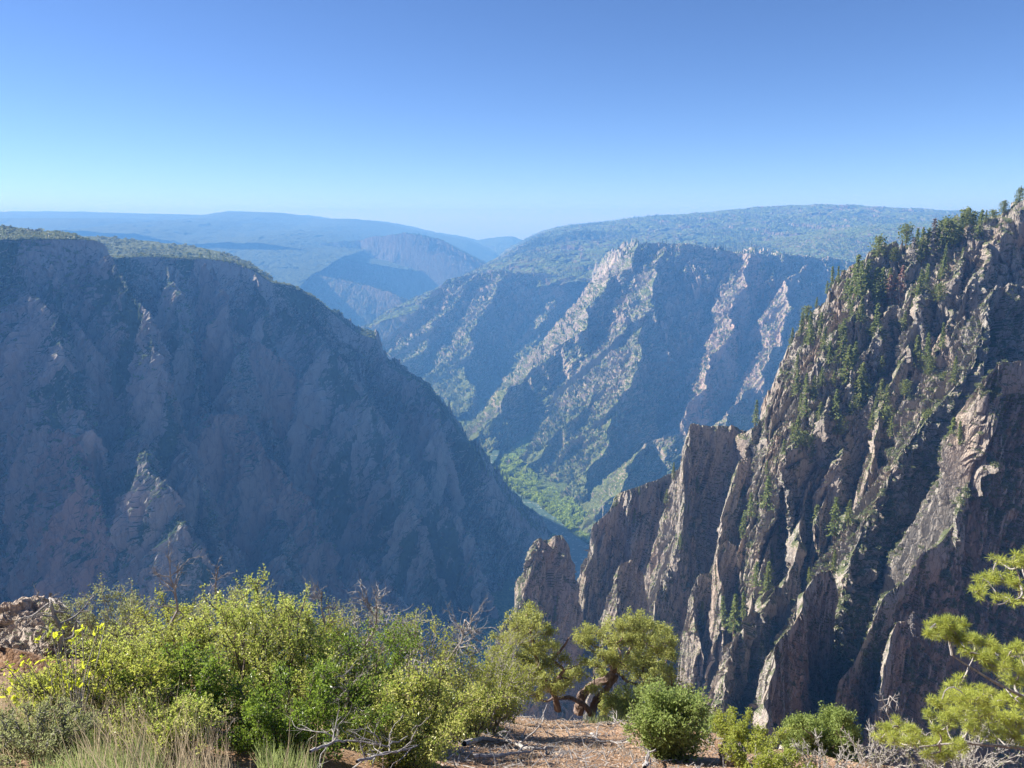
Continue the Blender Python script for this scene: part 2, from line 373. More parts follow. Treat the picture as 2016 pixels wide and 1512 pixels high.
# --- valley floor
# --- middle distance
MZ = dict(mat=M_mid)
k0 = len(TERR)
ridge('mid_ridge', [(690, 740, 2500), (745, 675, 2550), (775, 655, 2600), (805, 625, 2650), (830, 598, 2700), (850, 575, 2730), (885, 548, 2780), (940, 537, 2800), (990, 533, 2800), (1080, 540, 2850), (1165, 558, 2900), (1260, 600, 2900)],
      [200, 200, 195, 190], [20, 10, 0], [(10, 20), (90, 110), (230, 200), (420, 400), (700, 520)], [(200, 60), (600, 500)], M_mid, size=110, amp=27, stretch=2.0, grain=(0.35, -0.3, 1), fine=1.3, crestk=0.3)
K1 = [k0]
for pts, nm in (([(940, 540, 8), (905, 580, 40), (870, 620, 60), (845, 660, 80), (815, 705, 90), (800, 730, 80), (790, 760, 60)], 0),
                ([(1000, 536, 8), (975, 575, 60), (950, 620, 90), (925, 665, 110), (915, 720, 130), (930, 780, 120), (935, 810, 90)], 0),
                ([(1100, 545, 8), (1085, 600, 50), (1060, 660, 80), (1030, 720, 90), (1000, 760, 80)], 0)):
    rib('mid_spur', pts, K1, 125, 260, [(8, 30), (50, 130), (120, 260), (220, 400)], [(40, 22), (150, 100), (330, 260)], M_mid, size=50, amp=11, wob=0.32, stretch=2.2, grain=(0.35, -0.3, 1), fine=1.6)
k0 = len(TERR)
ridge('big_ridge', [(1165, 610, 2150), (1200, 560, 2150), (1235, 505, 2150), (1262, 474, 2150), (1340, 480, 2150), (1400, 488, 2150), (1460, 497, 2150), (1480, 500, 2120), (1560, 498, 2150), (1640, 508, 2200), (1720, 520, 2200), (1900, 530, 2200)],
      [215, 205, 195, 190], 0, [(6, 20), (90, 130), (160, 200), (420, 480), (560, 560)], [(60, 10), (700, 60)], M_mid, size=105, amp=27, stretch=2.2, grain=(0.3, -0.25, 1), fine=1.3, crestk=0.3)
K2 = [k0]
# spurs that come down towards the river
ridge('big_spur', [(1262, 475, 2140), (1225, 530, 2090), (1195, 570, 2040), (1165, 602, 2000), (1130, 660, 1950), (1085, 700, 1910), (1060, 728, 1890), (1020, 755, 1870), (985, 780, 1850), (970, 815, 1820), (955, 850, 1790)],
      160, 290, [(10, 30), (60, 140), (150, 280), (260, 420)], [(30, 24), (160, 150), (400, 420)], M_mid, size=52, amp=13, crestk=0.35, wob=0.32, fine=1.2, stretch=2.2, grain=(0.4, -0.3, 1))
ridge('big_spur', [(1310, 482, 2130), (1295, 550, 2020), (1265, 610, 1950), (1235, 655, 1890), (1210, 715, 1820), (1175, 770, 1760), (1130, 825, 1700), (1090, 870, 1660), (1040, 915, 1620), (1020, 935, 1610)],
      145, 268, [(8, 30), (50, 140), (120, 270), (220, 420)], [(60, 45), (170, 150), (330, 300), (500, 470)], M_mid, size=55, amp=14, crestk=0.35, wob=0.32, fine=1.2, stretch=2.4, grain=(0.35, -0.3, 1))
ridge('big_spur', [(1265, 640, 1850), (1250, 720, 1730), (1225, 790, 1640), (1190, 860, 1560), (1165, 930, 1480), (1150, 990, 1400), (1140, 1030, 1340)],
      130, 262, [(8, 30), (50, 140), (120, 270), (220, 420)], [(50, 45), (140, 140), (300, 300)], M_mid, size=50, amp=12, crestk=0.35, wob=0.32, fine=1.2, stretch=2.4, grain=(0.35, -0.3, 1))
ridge('rock_pinnacle', [(1500, 500, 2090), (1482, 499, 2060), (1468, 540, 2020), (1455, 570, 1980), (1440, 640, 1880), (1415, 690, 1810), (1385, 745, 1730), (1362, 790, 1680), (1350, 830, 1640), (1345, 870, 1600)],
      125, 265, [(4, 40), (40, 150), (90, 300), (160, 420)], [(14, 30), (90, 130), (220, 320)], M_pink, size=36, amp=9, wob=0.32, fine=1.2, stretch=3, grain=(0.3, -0.2, 1))
ridge('rock_pinnacle', [(1590, 520, 2050), (1570, 530, 2000), (1548, 560, 1950), (1552, 620, 1850), (1530, 680, 1750), (1500, 740, 1650), (1460, 790, 1580), (1400, 850, 1480), (1350, 900, 1430)],
      140, 262, [(4, 40), (40, 150), (90, 300), (160, 420)], [(14, 30), (90, 130), (220, 320)], M_pink, size=36, amp=9, wob=0.32, fine=1.2, stretch=3, grain=(0.3, -0.2, 1))
ridge('low_rock_ridge', [(1600, 800, 1500), (1440, 825, 1440), (1385, 845, 1420), (1340, 853, 1400), (1290, 878, 1390), (1255, 898, 1370), (1235, 915, 1350), (1205, 965, 1310), (1180, 1020, 1270), (1165, 1075, 1225)],
      170, 300, [(4, 25), (50, 150), (90, 300)], [(30, 30), (120, 130), (300, 350)], M_mid, size=40, amp=8, wob=0.32, stretch=2.5, grain=(0.3, -0.2, 1))
ridge('talus_slope', [(860, 800, 2250), (905, 830, 2150), (950, 850, 2000), (990, 880, 1800), (1040, 925, 1650), (1110, 950, 1560), (1140, 985, 1450), (1160, 1040, 1330)],
      235, 40, [(60, 18), (140, 60), (300, 130)], [(100, -30), (200, 0)], rock_mat('talus', (0.2, 0.18, 0.17), (0.3, 0.24, 0.2), (0.12, 0.11, 0.10), ((0.05, 0.10, 0.02), (0.16, 0.24, 0.06)), 1.2, 0.75), size=30, amp=3, stretch=1)

# --- left wall
k0 = len(TERR)
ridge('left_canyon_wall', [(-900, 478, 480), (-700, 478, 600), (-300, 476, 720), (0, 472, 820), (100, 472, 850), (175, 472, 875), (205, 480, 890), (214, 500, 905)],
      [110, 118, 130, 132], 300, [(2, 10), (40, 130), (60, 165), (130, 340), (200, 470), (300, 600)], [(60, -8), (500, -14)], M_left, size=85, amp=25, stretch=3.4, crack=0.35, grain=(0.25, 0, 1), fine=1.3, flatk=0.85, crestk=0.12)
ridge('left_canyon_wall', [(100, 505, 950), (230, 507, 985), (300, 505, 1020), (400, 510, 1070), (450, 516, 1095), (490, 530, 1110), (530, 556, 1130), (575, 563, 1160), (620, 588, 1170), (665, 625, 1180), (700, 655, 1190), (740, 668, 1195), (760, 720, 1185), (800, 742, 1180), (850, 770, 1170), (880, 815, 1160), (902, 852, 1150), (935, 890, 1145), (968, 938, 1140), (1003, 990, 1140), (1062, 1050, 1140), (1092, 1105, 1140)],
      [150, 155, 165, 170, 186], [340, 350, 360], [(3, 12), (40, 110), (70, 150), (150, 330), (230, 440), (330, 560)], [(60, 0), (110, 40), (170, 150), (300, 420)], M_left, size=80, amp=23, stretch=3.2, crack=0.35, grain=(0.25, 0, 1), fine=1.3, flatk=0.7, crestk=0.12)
KL = [k0, k0 + 1]
ridge('left_plateau', [(-600, 455, 1500), (0, 458, 1500), (205, 466, 1500), (300, 475, 1490), (380, 484, 1450), (440, 496, 1420), (490, 515, 1400), (540, 548, 1350)],
      [160, 165, 170], 340, [(300, 32), (310, 60)], [(100, 30), (300, 300)], rock_mat('plateau_cover', (0.2, 0.17, 0.14), (0.26, 0.2, 0.15), (0.12, 0.11, 0.09), ((0.07, 0.09, 0.03), (0.17, 0.19, 0.08)), 3.0, 1.0, vegsoft=0.4), size=60, amp=2, stretch=1, nf=120)
lribs = [
 ([(212, 500, 6), (240, 548, 14), (268, 580, 18), (292, 610, 24), (300, 660, 28), (308, 710, 30), (318, 770, 30), (345, 830, 20)], 16),
 ([(40, 560, 4), (62, 585, 18), (95, 612, 30), (115, 660, 36), (138, 710, 42), (150, 790, 46), (175, 850, 46), (200, 930, 44), (215, 1010, 40)], 20),
 ([(360, 880, 20), (372, 900, 34), (385, 950, 40), (410, 1010, 44), (450, 1060, 46), (480, 1140, 46)], 12),
 ([(650, 680, 4), (690, 700, 10), (720, 760, 20), (745, 830, 26), (820, 900, 30), (850, 980, 34), (930, 1060, 34), (960, 1150, 30)], 14),
 ([(100, 520, 3), (130, 600, 10), (170, 650, 16), (230, 700, 20), (245, 780, 22), (250, 880, 22)], 12),
 ([(400, 520, 3), (450, 590, 10), (470, 640, 14), (540, 700, 18), (600, 760, 20), (640, 830, 22), (650, 900, 22)], 12),
 ([(100, 840, 40), (150, 860, 58), (165, 930, 66), (190, 1020, 66), (210, 1120, 60)], 14),
 ([(270, 850, 30), (288, 892, 70), (300, 930, 84), (315, 950, 90), (350, 1000, 96), (380, 1040, 100), (420, 1090, 100), (440, 1160, 95), (460, 1220, 90)], 22),
 ([(390, 800, 15), (425, 818, 42), (475, 822, 50), (500, 860, 54), (520, 905, 56), (570, 935, 56), (600, 965, 56), (625, 1030, 54), (640, 1120, 52), (645, 1200, 50)], 20),
 ([(560, 600, 5), (600, 640, 24), (640, 690, 40), (680, 698, 50), (705, 740, 56), (730, 810, 60), (765, 860, 64), (795, 910, 66), (805, 970, 66), (820, 1060, 66), (860, 1120, 64), (885, 1190, 62), (895, 1260, 60)], 20),
 ([(690, 1080, 50), (720, 1095, 76), (760, 1140, 84), (790, 1200, 86), (800, 1260, 80)], 12),
 ([(500, 540, 3), (520, 600, 12), (480, 680, 22), (460, 740, 26), (440, 800, 30)], 10),
 ([(800, 742, 3), (840, 765, 12), (862, 800, 20), (875, 850, 26), (880, 900, 24)], 10),
 ([(330, 520, 3), (350, 600, 14), (380, 680, 22), (400, 740, 26)], 10),
 ([(530, 1000, 40), (545, 1010, 60), (560, 1080, 66), (580, 1180, 66)], 12),
]
for li, (pts, a) in enumerate(lribs):
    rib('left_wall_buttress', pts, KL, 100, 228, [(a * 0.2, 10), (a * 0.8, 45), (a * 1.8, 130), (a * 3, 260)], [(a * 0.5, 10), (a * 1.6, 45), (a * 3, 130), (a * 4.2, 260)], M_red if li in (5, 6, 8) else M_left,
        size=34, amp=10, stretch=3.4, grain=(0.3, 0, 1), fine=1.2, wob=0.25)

# --- right wall
NG = (0.30, 0.25, 1)
k0 = len(TERR)
ridge('right_canyon_wall', [(2500, 330, 330), (2100, 385, 335), (2016, 412, 335), (1960, 432, 338), (1890, 447, 342), (1840, 463, 345), (1780, 480, 348), (1730, 497, 350), (1690, 522, 355), (1650, 552, 360), (1625, 590, 364), (1600, 615, 368), (1570, 645, 372), (1545, 700, 376), (1518, 750, 382), (1498, 800, 388)],
      [262, 250, 234, 216, 200], [20, 30, 40], [(8, 8), (34, 36), (74, 85), (90, 150), (130, 420), (160, 560)], [(30, 3), (90, 60), (200, 300)], M_near, size=26, amp=7.5, stretch=2.0, grain=NG, fine=1.15, crack=0.9)
ridge('right_canyon_wall', [(2300, 560, 300), (2120, 560, 300), (2016, 560, 290), (1960, 560, 285), (1945, 600, 280), (1935, 650, 272), (1925, 700, 266), (1880, 760, 262), (1820, 830, 256), (1775, 890, 250), (1740, 960, 240), (1700, 1040, 225), (1662, 1150, 206), (1640, 1260, 190), (1620, 1330, 180)],
      [150, 145, 135, 130], 262, [(3, 10), (10, 34), (18, 44), (24, 90), (50, 150), (90, 300)], [(6, 8), (22, 32), (60, 110), (120, 260)], M_near, size=14, amp=4.4, stretch=3.5, grain=NG, fine=1.3, crack=1.0)
ridge('right_canyon_wall', [(2500, 700, 225), (2100, 700, 225), (2016, 708, 220), (1965, 712, 217), (1942, 745, 214), (1930, 800, 213), (1922, 870, 212), (1912, 935, 211), (1880, 1028, 204), (1850, 1070, 200), (1812, 1090, 197), (1785, 1140, 190), (1742, 1172, 185), (1712, 1240, 176), (1680, 1310, 166), (1650, 1345, 160), (1640, 1420, 150)],
      [178, 172, 160, 150], [290, 285, 268], [(2, 16), (10, 60), (22, 120), (60, 300)], [(3, 12), (16, 50), (50, 150), (90, 300)], M_near, size=14, amp=3.4, stretch=4.5, grain=(0.2, 0.2, 1), crack=1.0)
fins = [
 ('rock_fin', [(1610, 850, 362), (1545, 842, 378), (1485, 838, 392), (1447, 848, 400), (1440, 900, 398), (1436, 980, 390)], 188, 300, 6),
 ('rock_fin', [(1640, 985, 330), (1590, 965, 338), (1562, 960, 342), (1540, 1000, 338), (1528, 1060, 332), (1515, 1130, 324)], 175, 275, 4),
 ('rock_fin', [(1480, 850, 405), (1442, 836, 402), (1400, 838, 400), (1362, 838, 398), (1352, 900, 392), (1343, 960, 386), (1338, 1040, 376), (1318, 1120, 364), (1298, 1190, 352), (1290, 1240, 345)], 150, 262, 5),
 ('rock_fin', [(1400, 905, 440), (1336, 925, 438), (1290, 942, 436), (1250, 958, 434), (1212, 972, 432), (1198, 1005, 428), (1172, 1030, 424), (1166, 1090, 414), (1150, 1130, 405), (1145, 1180, 396)], 165, 265, 4),
 ('rock_fin', [(1120, 1075, 400), (1105, 1052, 400), (1080, 1060, 399), (1062, 1064, 398), (1048, 1090, 395), (1040, 1140, 388), (1030, 1190, 380), (1005, 1230, 372)], 130, 262, 7),
 ('rock_fin', [(1262, 1125, 345), (1245, 1103, 343), (1222, 1115, 341), (1212, 1160, 336), (1205, 1210, 330), (1188, 1250, 322), (1180, 1300, 315)], 140, 262, 4),
 ('rock_pillar', [(1640, 935, 300), (1610, 922, 298), (1592, 950, 294), (1585, 1000, 288), (1562, 1060, 278), (1548, 1120, 268), (1535, 1190, 258), (1520, 1260, 246), (1495, 1330, 234)], 140, 260, 4),
 ('rock_pillar', [(1540, 935, 350), (1515, 945, 348), (1500, 985, 342), (1475, 1020, 336), (1462, 1070, 328), (1450, 1120, 320), (1440, 1200, 308)], 140, 260, 3),
 ('rock_pillar', [(1450, 1075, 310), (1430, 1064, 309), (1415, 1085, 306), (1412, 1130, 300), (1418, 1180, 292)], 140, 260, 2.5),
 ('rock_pillar', [(1400, 1130, 318), (1378, 1128, 316), (1360, 1160, 312), (1362, 1210, 304), (1380, 1280, 292)], 140, 260, 3),
 ('rock_rib', [(1570, 1180, 250), (1530, 1150, 250), (1500, 1195, 236), (1470, 1245, 222), (1440, 1290, 208), (1410, 1350, 192), (1395, 1400, 180)], 140, 262, 8),
 ('rock_rib', [(1640, 1120, 190), (1608, 1130, 185), (1575, 1190, 172), (1555, 1240, 160), (1530, 1290, 148), (1512, 1350, 136), (1502, 1410, 124), (1496, 1450, 116)], 145, 268, 3),
 ('rock_rib', [(1700, 820, 320), (1672, 860, 312), (1650, 900, 304), (1630, 960, 292), (1612, 1030, 280)], 140, 260, 4),
 ('rock_rib', [(1800, 640, 318), (1780, 700, 308), (1762, 760, 298), (1735, 820, 288), (1715, 880, 278), (1695, 940, 268)], 140, 270, 4),
 ('rock_rib', [(1560, 700, 378), (1555, 760, 370), (1550, 830, 362), (1548, 880, 356)], 130, 275, 2.5),
 ('rock_rib', [(1690, 1000, 262), (1668, 1010, 260), (1650, 1060, 254), (1630, 1120, 246), (1605, 1190, 236), (1590, 1260, 226), (1580, 1330, 214)], 140, 262, 3.5),
 ('rock_rib', [(1480, 900, 352), (1455, 905, 350), (1440, 960, 344), (1425, 1020, 336), (1418, 1060, 330)], 140, 262, 3),
 ('rock_rib', [(1560, 1010, 300), (1535, 1015, 298), (1520, 1060, 292), (1500, 1120, 284), (1480, 1190, 272), (1462, 1250, 262)], 140, 262, 3),
 ('rock_rib', [(1900, 620, 300), (1885, 640, 297), (1872, 690, 291), (1862, 740, 286), (1840, 790, 280)], 135, 268, 3),
 ('rock_rib', [(1790, 1220, 176), (1765, 1225, 174), (1752, 1270, 169), (1738, 1330, 162), (1725, 1400, 154)], 150, 268, 2),
 ('rock_rib', [(1870, 700, 285), (1850, 760, 278), (1830, 800, 270), (1790, 850, 262)], 140, 270, 3),
]
for nm, pts, f, b, a in fins:
    ridge(nm, pts, f, b, [(a * 0.3, 6), (a * 1.2, 30), (a * 2.5, 80), (a * 7, 230)], [(a * 0.4, 5), (a * 1.5, 30), (a * 4, 80), (a * 8, 230)], M_near,
          size=2.4 * a + 5, amp=0.6 * a + 0.6, fine=0.9, crack=1.2, crestk=0.8, wob=0.12, stretch=5.5, grain=(0.15, 0.2, 1))

# towers and knobs standing out of the right hand slope
RB = [k0]
for px, py, a, hgt in [(1600, 618, 3, 60), (1560, 700, 3.5, 70), (1640, 770, 4, 80), (1700, 690, 3.5, 70), (1752, 600, 4, 80), (1830, 560, 4.5, 90), (1880, 600, 4, 90), (1775, 800, 3.5, 80), (1838, 690, 4.5, 100),
                       (1660, 880, 4, 80), (1572, 850, 3.5, 90), (1500, 860, 3, 80), (1800, 510, 3.5, 60), (1900, 490, 4.5, 80), (1950, 470, 5, 90), (1725, 545, 3, 60), (1612, 700, 3, 60), (1520, 780, 3, 70), (1690, 600, 3, 55), (1735, 740, 3, 70)]:
    rib('rock_tower', [(px + 12, py + 2, 1), (px, py, a * 0.9), (px - 8, py + hgt * 0.25, a * 1.5), (px - 20, py + hgt * 0.6, a * 1.7), (px - 36, py + hgt, a * 1.3)], RB, 140, 262,
        [(a * 0.25, 5), (a * 1.0, 18), (a * 2.6, 60)], [(a * 0.35, 4), (a * 1.5, 18), (a * 3.6, 60)], M_near, size=a * 2.2, amp=a * 0.62, stretch=3, grain=(0.2, 0.2, 1), fine=1.1, crack=1.0, wob=0.2, crestk=0.8)
# --- river
def water_mat():
    m = bpy.data.materials.new('river_water'); m.use_nodes = True
    t = m.node_tree; t.nodes.clear(); g = N(t)
    pos = g.n('ShaderNodeNewGeometry').outputs['Position']
    n = g.n('ShaderNodeTexNoise', {'Vector': pos, 'Scale': 0.12, 'Detail': 5.0, 'Roughness': 0.7}).outputs[0]
    c = g.mix(g.ramp(n, 0.55, 0.72), (0.06, 0.11, 0.08), (0.5, 0.56, 0.5))
    bp = g.n('ShaderNodeBump', {'Height': n, 'Distance': 1.5, 'Strength': 0.6})
    b = g.n('ShaderNodeBsdfPrincipled', {'Base Color': c, 'Roughness': 0.25, 'Normal': bp.outputs[0]})
    g.n('ShaderNodeOutputMaterial', {0: b.outputs[0]}); return m
def strip(name, L_, R_, z, mat):
    V = [(x, y, z) for a, b in zip(L_, R_) for x, y in (a, b)]
    F = [(2 * i, 2 * i + 1, 2 * i + 3, 2 * i + 2) for i in range(len(L_) - 1)]
    o = link(name, mesh_np(name, V, F, mat)); tag(o, kind='structure'); return o
mid = [(-30, 2300), (-80, 2050), (-30, 1800), (-70, 1600), (0, 1450), (62, 1350), (98, 1250), (112, 1150), (110, 1050), (90, 950), (40, 850), (-60, 760), (-200, 640), (-420, 450)]
wd = [9, 9, 9, 9, 11, 15, 18, 20, 20, 18, 16, 16, 16, 16]
mid = [tuple(q) for q in resample([(a, b, 0) for a, b in mid], 70)[:, :2]]; wd = np.interp(np.linspace(0, 13, 70), range(14), wd) * rng.uniform(0.75, 1.3, 70); mid = [(x + 6 * math.sin(i * 0.7), y) for i, (x, y) in enumerate(mid)]
strip('river', [(x - q, y) for (x, y), q in zip(mid, wd)], [(x + q, y) for (x, y), q in zip(mid, wd)], -547, water_mat())
# --- valley floor and the country all round, one sheet to the horizon
gm = rock_mat('valley_ground', (0.2, 0.18, 0.16), (0.28, 0.22, 0.17), (0.12, 0.11, 0.1), ((0.05, 0.09, 0.025), (0.14, 0.19, 0.06)), 3.0, 0.9)
s_ = np.r_[-12400, np.linspace(-3000, 3000, 40), 12400]; yy = np.r_[-1400, np.linspace(-1000, 5000, 60), 13400]
gx, gy = np.meshgrid(s_, yy, indexing='ij'); gz = np.full_like(gx, -556.0)
idx = np.arange(gx.size).reshape(gx.shape)
o = link('valley_ground', mesh_np('valley_ground', np.stack([gx, gy, gz], -1).reshape(-1, 3), np.stack([idx[:-1, :-1], idx[1:, :-1], idx[1:, 1:], idx[:-1, 1:]], -1).reshape(-1, 4), gm)); tag(o, kind='structure')
print('terrain', time.time() - T0, sum(len(t[1]) for t in TERR))

# --- haze
hb = bpy.data.meshes.new('haze'); bmh = bmesh.new(); bmesh.ops.create_cube(bmh, size=1.0); bmh.to_mesh(hb); bmh.free()
ho = link('haze', hb); tag(ho, kind='stuff')
ho.scale = (25000, 15000, 700); ho.location = (0, 6000, -562 + 350)
hm = bpy.data.materials.new('haze'); hm.use_nodes = True; ht = hm.node_tree; ht.nodes.clear(); g = N(ht)
pv = g.n('ShaderNodeVolumePrincipled'); pv.inputs['Color'].default_value = (0.15, 0.43, 1.0, 1); pv.inputs['Density'].default_value = HAZE
pv.inputs['Absorption Color'].default_value = (0.5, 0.36, 0.22, 1); pv.inputs['Anisotropy'].default_value = 0.05
vo = g.n('ShaderNodeOutputMaterial'); ht.links.new(pv.outputs[0], vo.inputs['Volume']); hb.materials.append(hm)
# ------------------------------------------------------------------ vegetation helpers
def leaf_mat(name, c1, c2, trans=0.35, scale=1.5, rough=0.6, c3=None, k3=0.0):
    m = bpy.data.materials.new(name); m.use_nodes = True
    t = m.node_tree; t.nodes.clear(); g = N(t)
    geo = g.n('ShaderNodeNewGeometry')
    rnd = geo.outputs['Random Per Island']
    n = g.n('ShaderNodeTexNoise', {'Vector': geo.outputs['Position'], 'Scale': scale, 'Detail': 3.0}).outputs[0]
    f = g.m('ADD', g.m('MULTIPLY', rnd, 0.6), g.m('MULTIPLY', g.m('SUBTRACT', n, 0.3), 0.9), clamp=True)
    c = g.mix(f, c1, c2)
    if c3:
        r2 = g.m('FRACT', g.m('MULTIPLY', rnd, 57.3))
        c = g.mix(g.m('LESS_THAN', r2, k3), c, c3)
    d = g.n('ShaderNodeBsdfPrincipled', {'Base Color': c, 'Roughness': rough}); d.inputs['Specular IOR Level'].default_value = 0.3
    tr = g.n('ShaderNodeBsdfTranslucent', {'Color': g.mix(0.5, c, tuple(min(1, x * 2.2) for x in c2))})
    mx = g.n('ShaderNodeMixShader', {0: trans, 1: d.outputs[0], 2: tr.outputs[0]})
    g.n('ShaderNodeOutputMaterial', {0: mx.outputs[0]})
    return m
def bark_mat(name, c1, c2, scale=12.0):
    m = bpy.data.materials.new(name); m.use_nodes = True
    t = m.node_tree; t.nodes.clear(); g = N(t)
    pos = g.n('ShaderNodeNewGeometry').outputs['Position']
    n = g.n('ShaderNodeTexNoise', {'Vector': g.vm('MULTIPLY', pos, (1, 1, 0.25)), 'Scale': scale, 'Detail': 6.0, 'Roughness': 0.7}).outputs[0]
    b = g.n('ShaderNodeBsdfPrincipled', {'Base Color': g.mix(g.ramp(n, 0.35, 0.65), c1, c2), 'Roughness': 0.9,
            'Normal': g.n('ShaderNodeBump', {'Height': n, 'Distance': 0.02, 'Strength': 0.8}).outputs[0]})
    b.inputs['Specular IOR Level'].default_value = 0.15
    g.n('ShaderNodeOutputMaterial', {0: b.outputs[0]}); return m
def rdir(n):
    v = rng.normal(size=(n, 3)); return v / np.linalg.norm(v, axis=1)[:, None]
def leaf_quads(cen, axis, size, width=0.5, fold=0.15):
    """diamond leaves: centres (n,3), axis (n,3) unit, size (n,)"""
    n = len(cen); r = rdir(n); sd = np.cross(axis, r); sd /= np.linalg.norm(sd, axis=1)[:, None] + 1e-9
    nn = np.cross(axis, sd); s = size[:, None]
    V = np.stack([cen - axis * s * 0.5, cen - sd * s * width * 0.5 + nn * s * fold, cen + axis * s * 0.5, cen + sd * s * width * 0.5 + nn * s * fold], 1)
    return V.reshape(-1, 3), np.arange(4 * n).reshape(n, 4)
def tubes(segs, sides=4):
    """segs (n,8): p0 p1 r0 r1"""
    S = np.asarray(segs, float); n = len(S)
    p0, p1, r0, r1 = S[:, 0:3], S[:, 3:6], S[:, 6], S[:, 7]
    ax = p1 - p0; ax /= np.linalg.norm(ax, axis=1)[:, None] + 1e-9
    ref = np.where(np.abs(ax[:, 2:3]) < 0.9, np.array([[0, 0, 1.0]]), np.array([[1.0, 0, 0]]))
    u = np.cross(ax, ref); u /= np.linalg.norm(u, axis=1)[:, None] + 1e-9; v = np.cross(ax, u)
    th = np.arange(sides) * 2 * np.pi / sides
    ring = u[:, None] * np.cos(th)[None, :, None] + v[:, None] * np.sin(th)[None, :, None]
    A = p0[:, None] + ring * r0[:, None, None]; B = p1[:, None] + ring * r1[:, None, None]
    V = np.concatenate([A, B], 1).reshape(-1, 3)
    base = (np.arange(n) * 2 * sides)[:, None]
    F = []
    for k in range(sides):
        k2 = (k + 1) % sides
        F.append(base + np.array([[k, k2, sides + k2, sides + k]]))
    return V, np.concatenate(F, 0)
def pipe(pts, rad, sides=10, flute=0.0):
    """one continuous tube along pts"""
    pts = np.asarray(pts, float); n = len(pts); rad = np.asarray(rad, float)
    T_ = np.gradient(pts, axis=0); T_ /= np.linalg.norm(T_, axis=1)[:, None] + 1e-9
    u = np.cross(T_[0], (0.3, 0.9, 0.1)); V = []
    for i in range(n):
        u = u - T_[i] * u.dot(T_[i]); u /= np.linalg.norm(u); v = np.cross(T_[i], u)
        for k in range(sides):
            a = k * 2 * np.pi / sides + i * 0.06
            r = rad[i] * (1 + flute * math.sin(3 * a + 0.5) + flute * 0.6 * math.sin(5 * a + i * 0.2) + rng.normal() * flute * 0.25)
            V.append(pts[i] + (u * math.cos(a) + v * math.sin(a)) * r)
    idx = np.arange(n * sides).reshape(n, sides); nx = np.roll(idx, -1, 1)
    F = np.stack([idx[:-1], nx[:-1], nx[1:], idx[1:]], -1).reshape(-1, 4)
    return np.array(V), F
def merge(parts):
    V = []; F = []; o_ = 0
    for v, f in parts: V.append(v); F.append(np.asarray(f) + o_); o_ += len(v)
    return np.concatenate(V), np.concatenate(F)
def bend(p0, d0, length, n, wob, up=0.0, r0=0.02, r1=0.005, R_=None):
    """curved chain of segments; returns the segs and the points"""
    R_ = R_ or rng
    d = np.array(d0, float); d /= np.linalg.norm(d); p = np.array(p0, float); st = length / n; segs = []; pts = [p.copy()]; dirs = [d.copy()]
    for i in range(n):
        d = d + R_.normal(size=3) * wob + np.array([0, 0, up]); d /= np.linalg.norm(d)
        q = p + d * st
        ra = r0 + (r1 - r0) * i / n; rb = r0 + (r1 - r0) * (i + 1) / n
        segs.append([*p, *q, ra, rb]); p = q; pts.append(p.copy()); dirs.append(d.copy())
    return segs, np.array(pts), np.array(dirs)

BARK = bark_mat('conifer_bark', (0.10, 0.075, 0.055), (0.22, 0.17, 0.13), 3)
SNAG = bark_mat('dead_wood', (0.22, 0.20, 0.19), (0.46, 0.43, 0.40), 20)
CON = [leaf_mat('conifer_needles_a', (0.07, 0.105, 0.03), (0.23, 0.27, 0.08), 0.38, 0.3),
       leaf_mat('conifer_needles_b', (0.075, 0.10, 0.028), (0.22, 0.25, 0.075), 0.35, 0.3)]
REDN = leaf_mat('dead_needles', (0.16, 0.08, 0.06), (0.32, 0.18, 0.14), 0.2, 0.3)
GREYN = leaf_mat('bare_twigs', (0.10, 0.09, 0.085), (0.22, 0.20, 0.19), 0.1, 0.3)

def conifer_meshes(i, kind):
    """unit-height conifer; kind: spire / round / dead"""
    tr = []; n = 9; p = np.zeros(3) - (0, 0, .03)
    for k in range(n):
        q = np.array([0.012 * math.sin(k * 1.7 + i), 0.012 * math.cos(k * 1.3 + i), (k + 1) / n * 0.97])
        tr.append([*p, *q, 0.026 * (1 - k / n) + 0.003, 0.026 * (1 - (k + 1) / n) + 0.003]); p = q
    cen = []; ax = []; sz = []
    nb = 80 if kind != 'round' else 70
    for b in range(nb):
        t = (b + rng.random()) / nb
        h = 0.10 + 0.88 * t if kind != 'round' else 0.18 + 0.75 * t
        if kind == 'round': rad = 0.34 * math.sqrt(max(0.02, 1 - (2 * t - 0.8) ** 2 * 0.7)) * rng.uniform(0.6, 1.1)
        else: rad = (0.21 * (1 - t) ** 0.8 + 0.012) * rng.uniform(0.45, 1.15) * (0.75 if t < 0.12 else 1)
        a = b * 2.399 + rng.normal() * 0.4
        d = np.array([math.cos(a), math.sin(a), -0.25 if kind != 'round' else 0.35])
        if kind == 'dead' or b % 3 == 0: tr.append([0, 0, h, *(np.array([0, 0, h]) + d * rad * 0.9), 0.005, 0.002])
        m = (7 if kind != 'dead' else 3) if kind != 'round' else 11
        for s in range(m):
            f = (s + rng.random()) / m
            c = np.array([0, 0, h]) + d * rad * f + rng.normal(size=3) * (0.012 if kind != 'round' else 0.035)
            cen.append(c); dd = d + rng.normal(size=3) * 0.45; ax.append(dd / np.linalg.norm(dd)); sz.append(rng.uniform(0.04, 0.085) * (1.0 if kind != 'round' else 1.15))
    V, F = leaf_quads(np.array(cen), np.array(ax), np.array(sz), 0.55, 0.1)
    TV, TF = tubes(tr, 5)
    return mesh_np('trunk', TV, TF, SNAG if kind == 'dead' else BARK), (V, F)
CM = {}
def conifer_set(kind, mat, n):
    out = []
    for i in range(n):
        t, (V, F) = conifer_meshes(i, kind); out.append((t, mesh_np('crown', V, F, mat)))
    return out
CM['dark'] = conifer_set('spire', CON[0], 3); CM['light'] = conifer_set('spire', CON[1], 3)
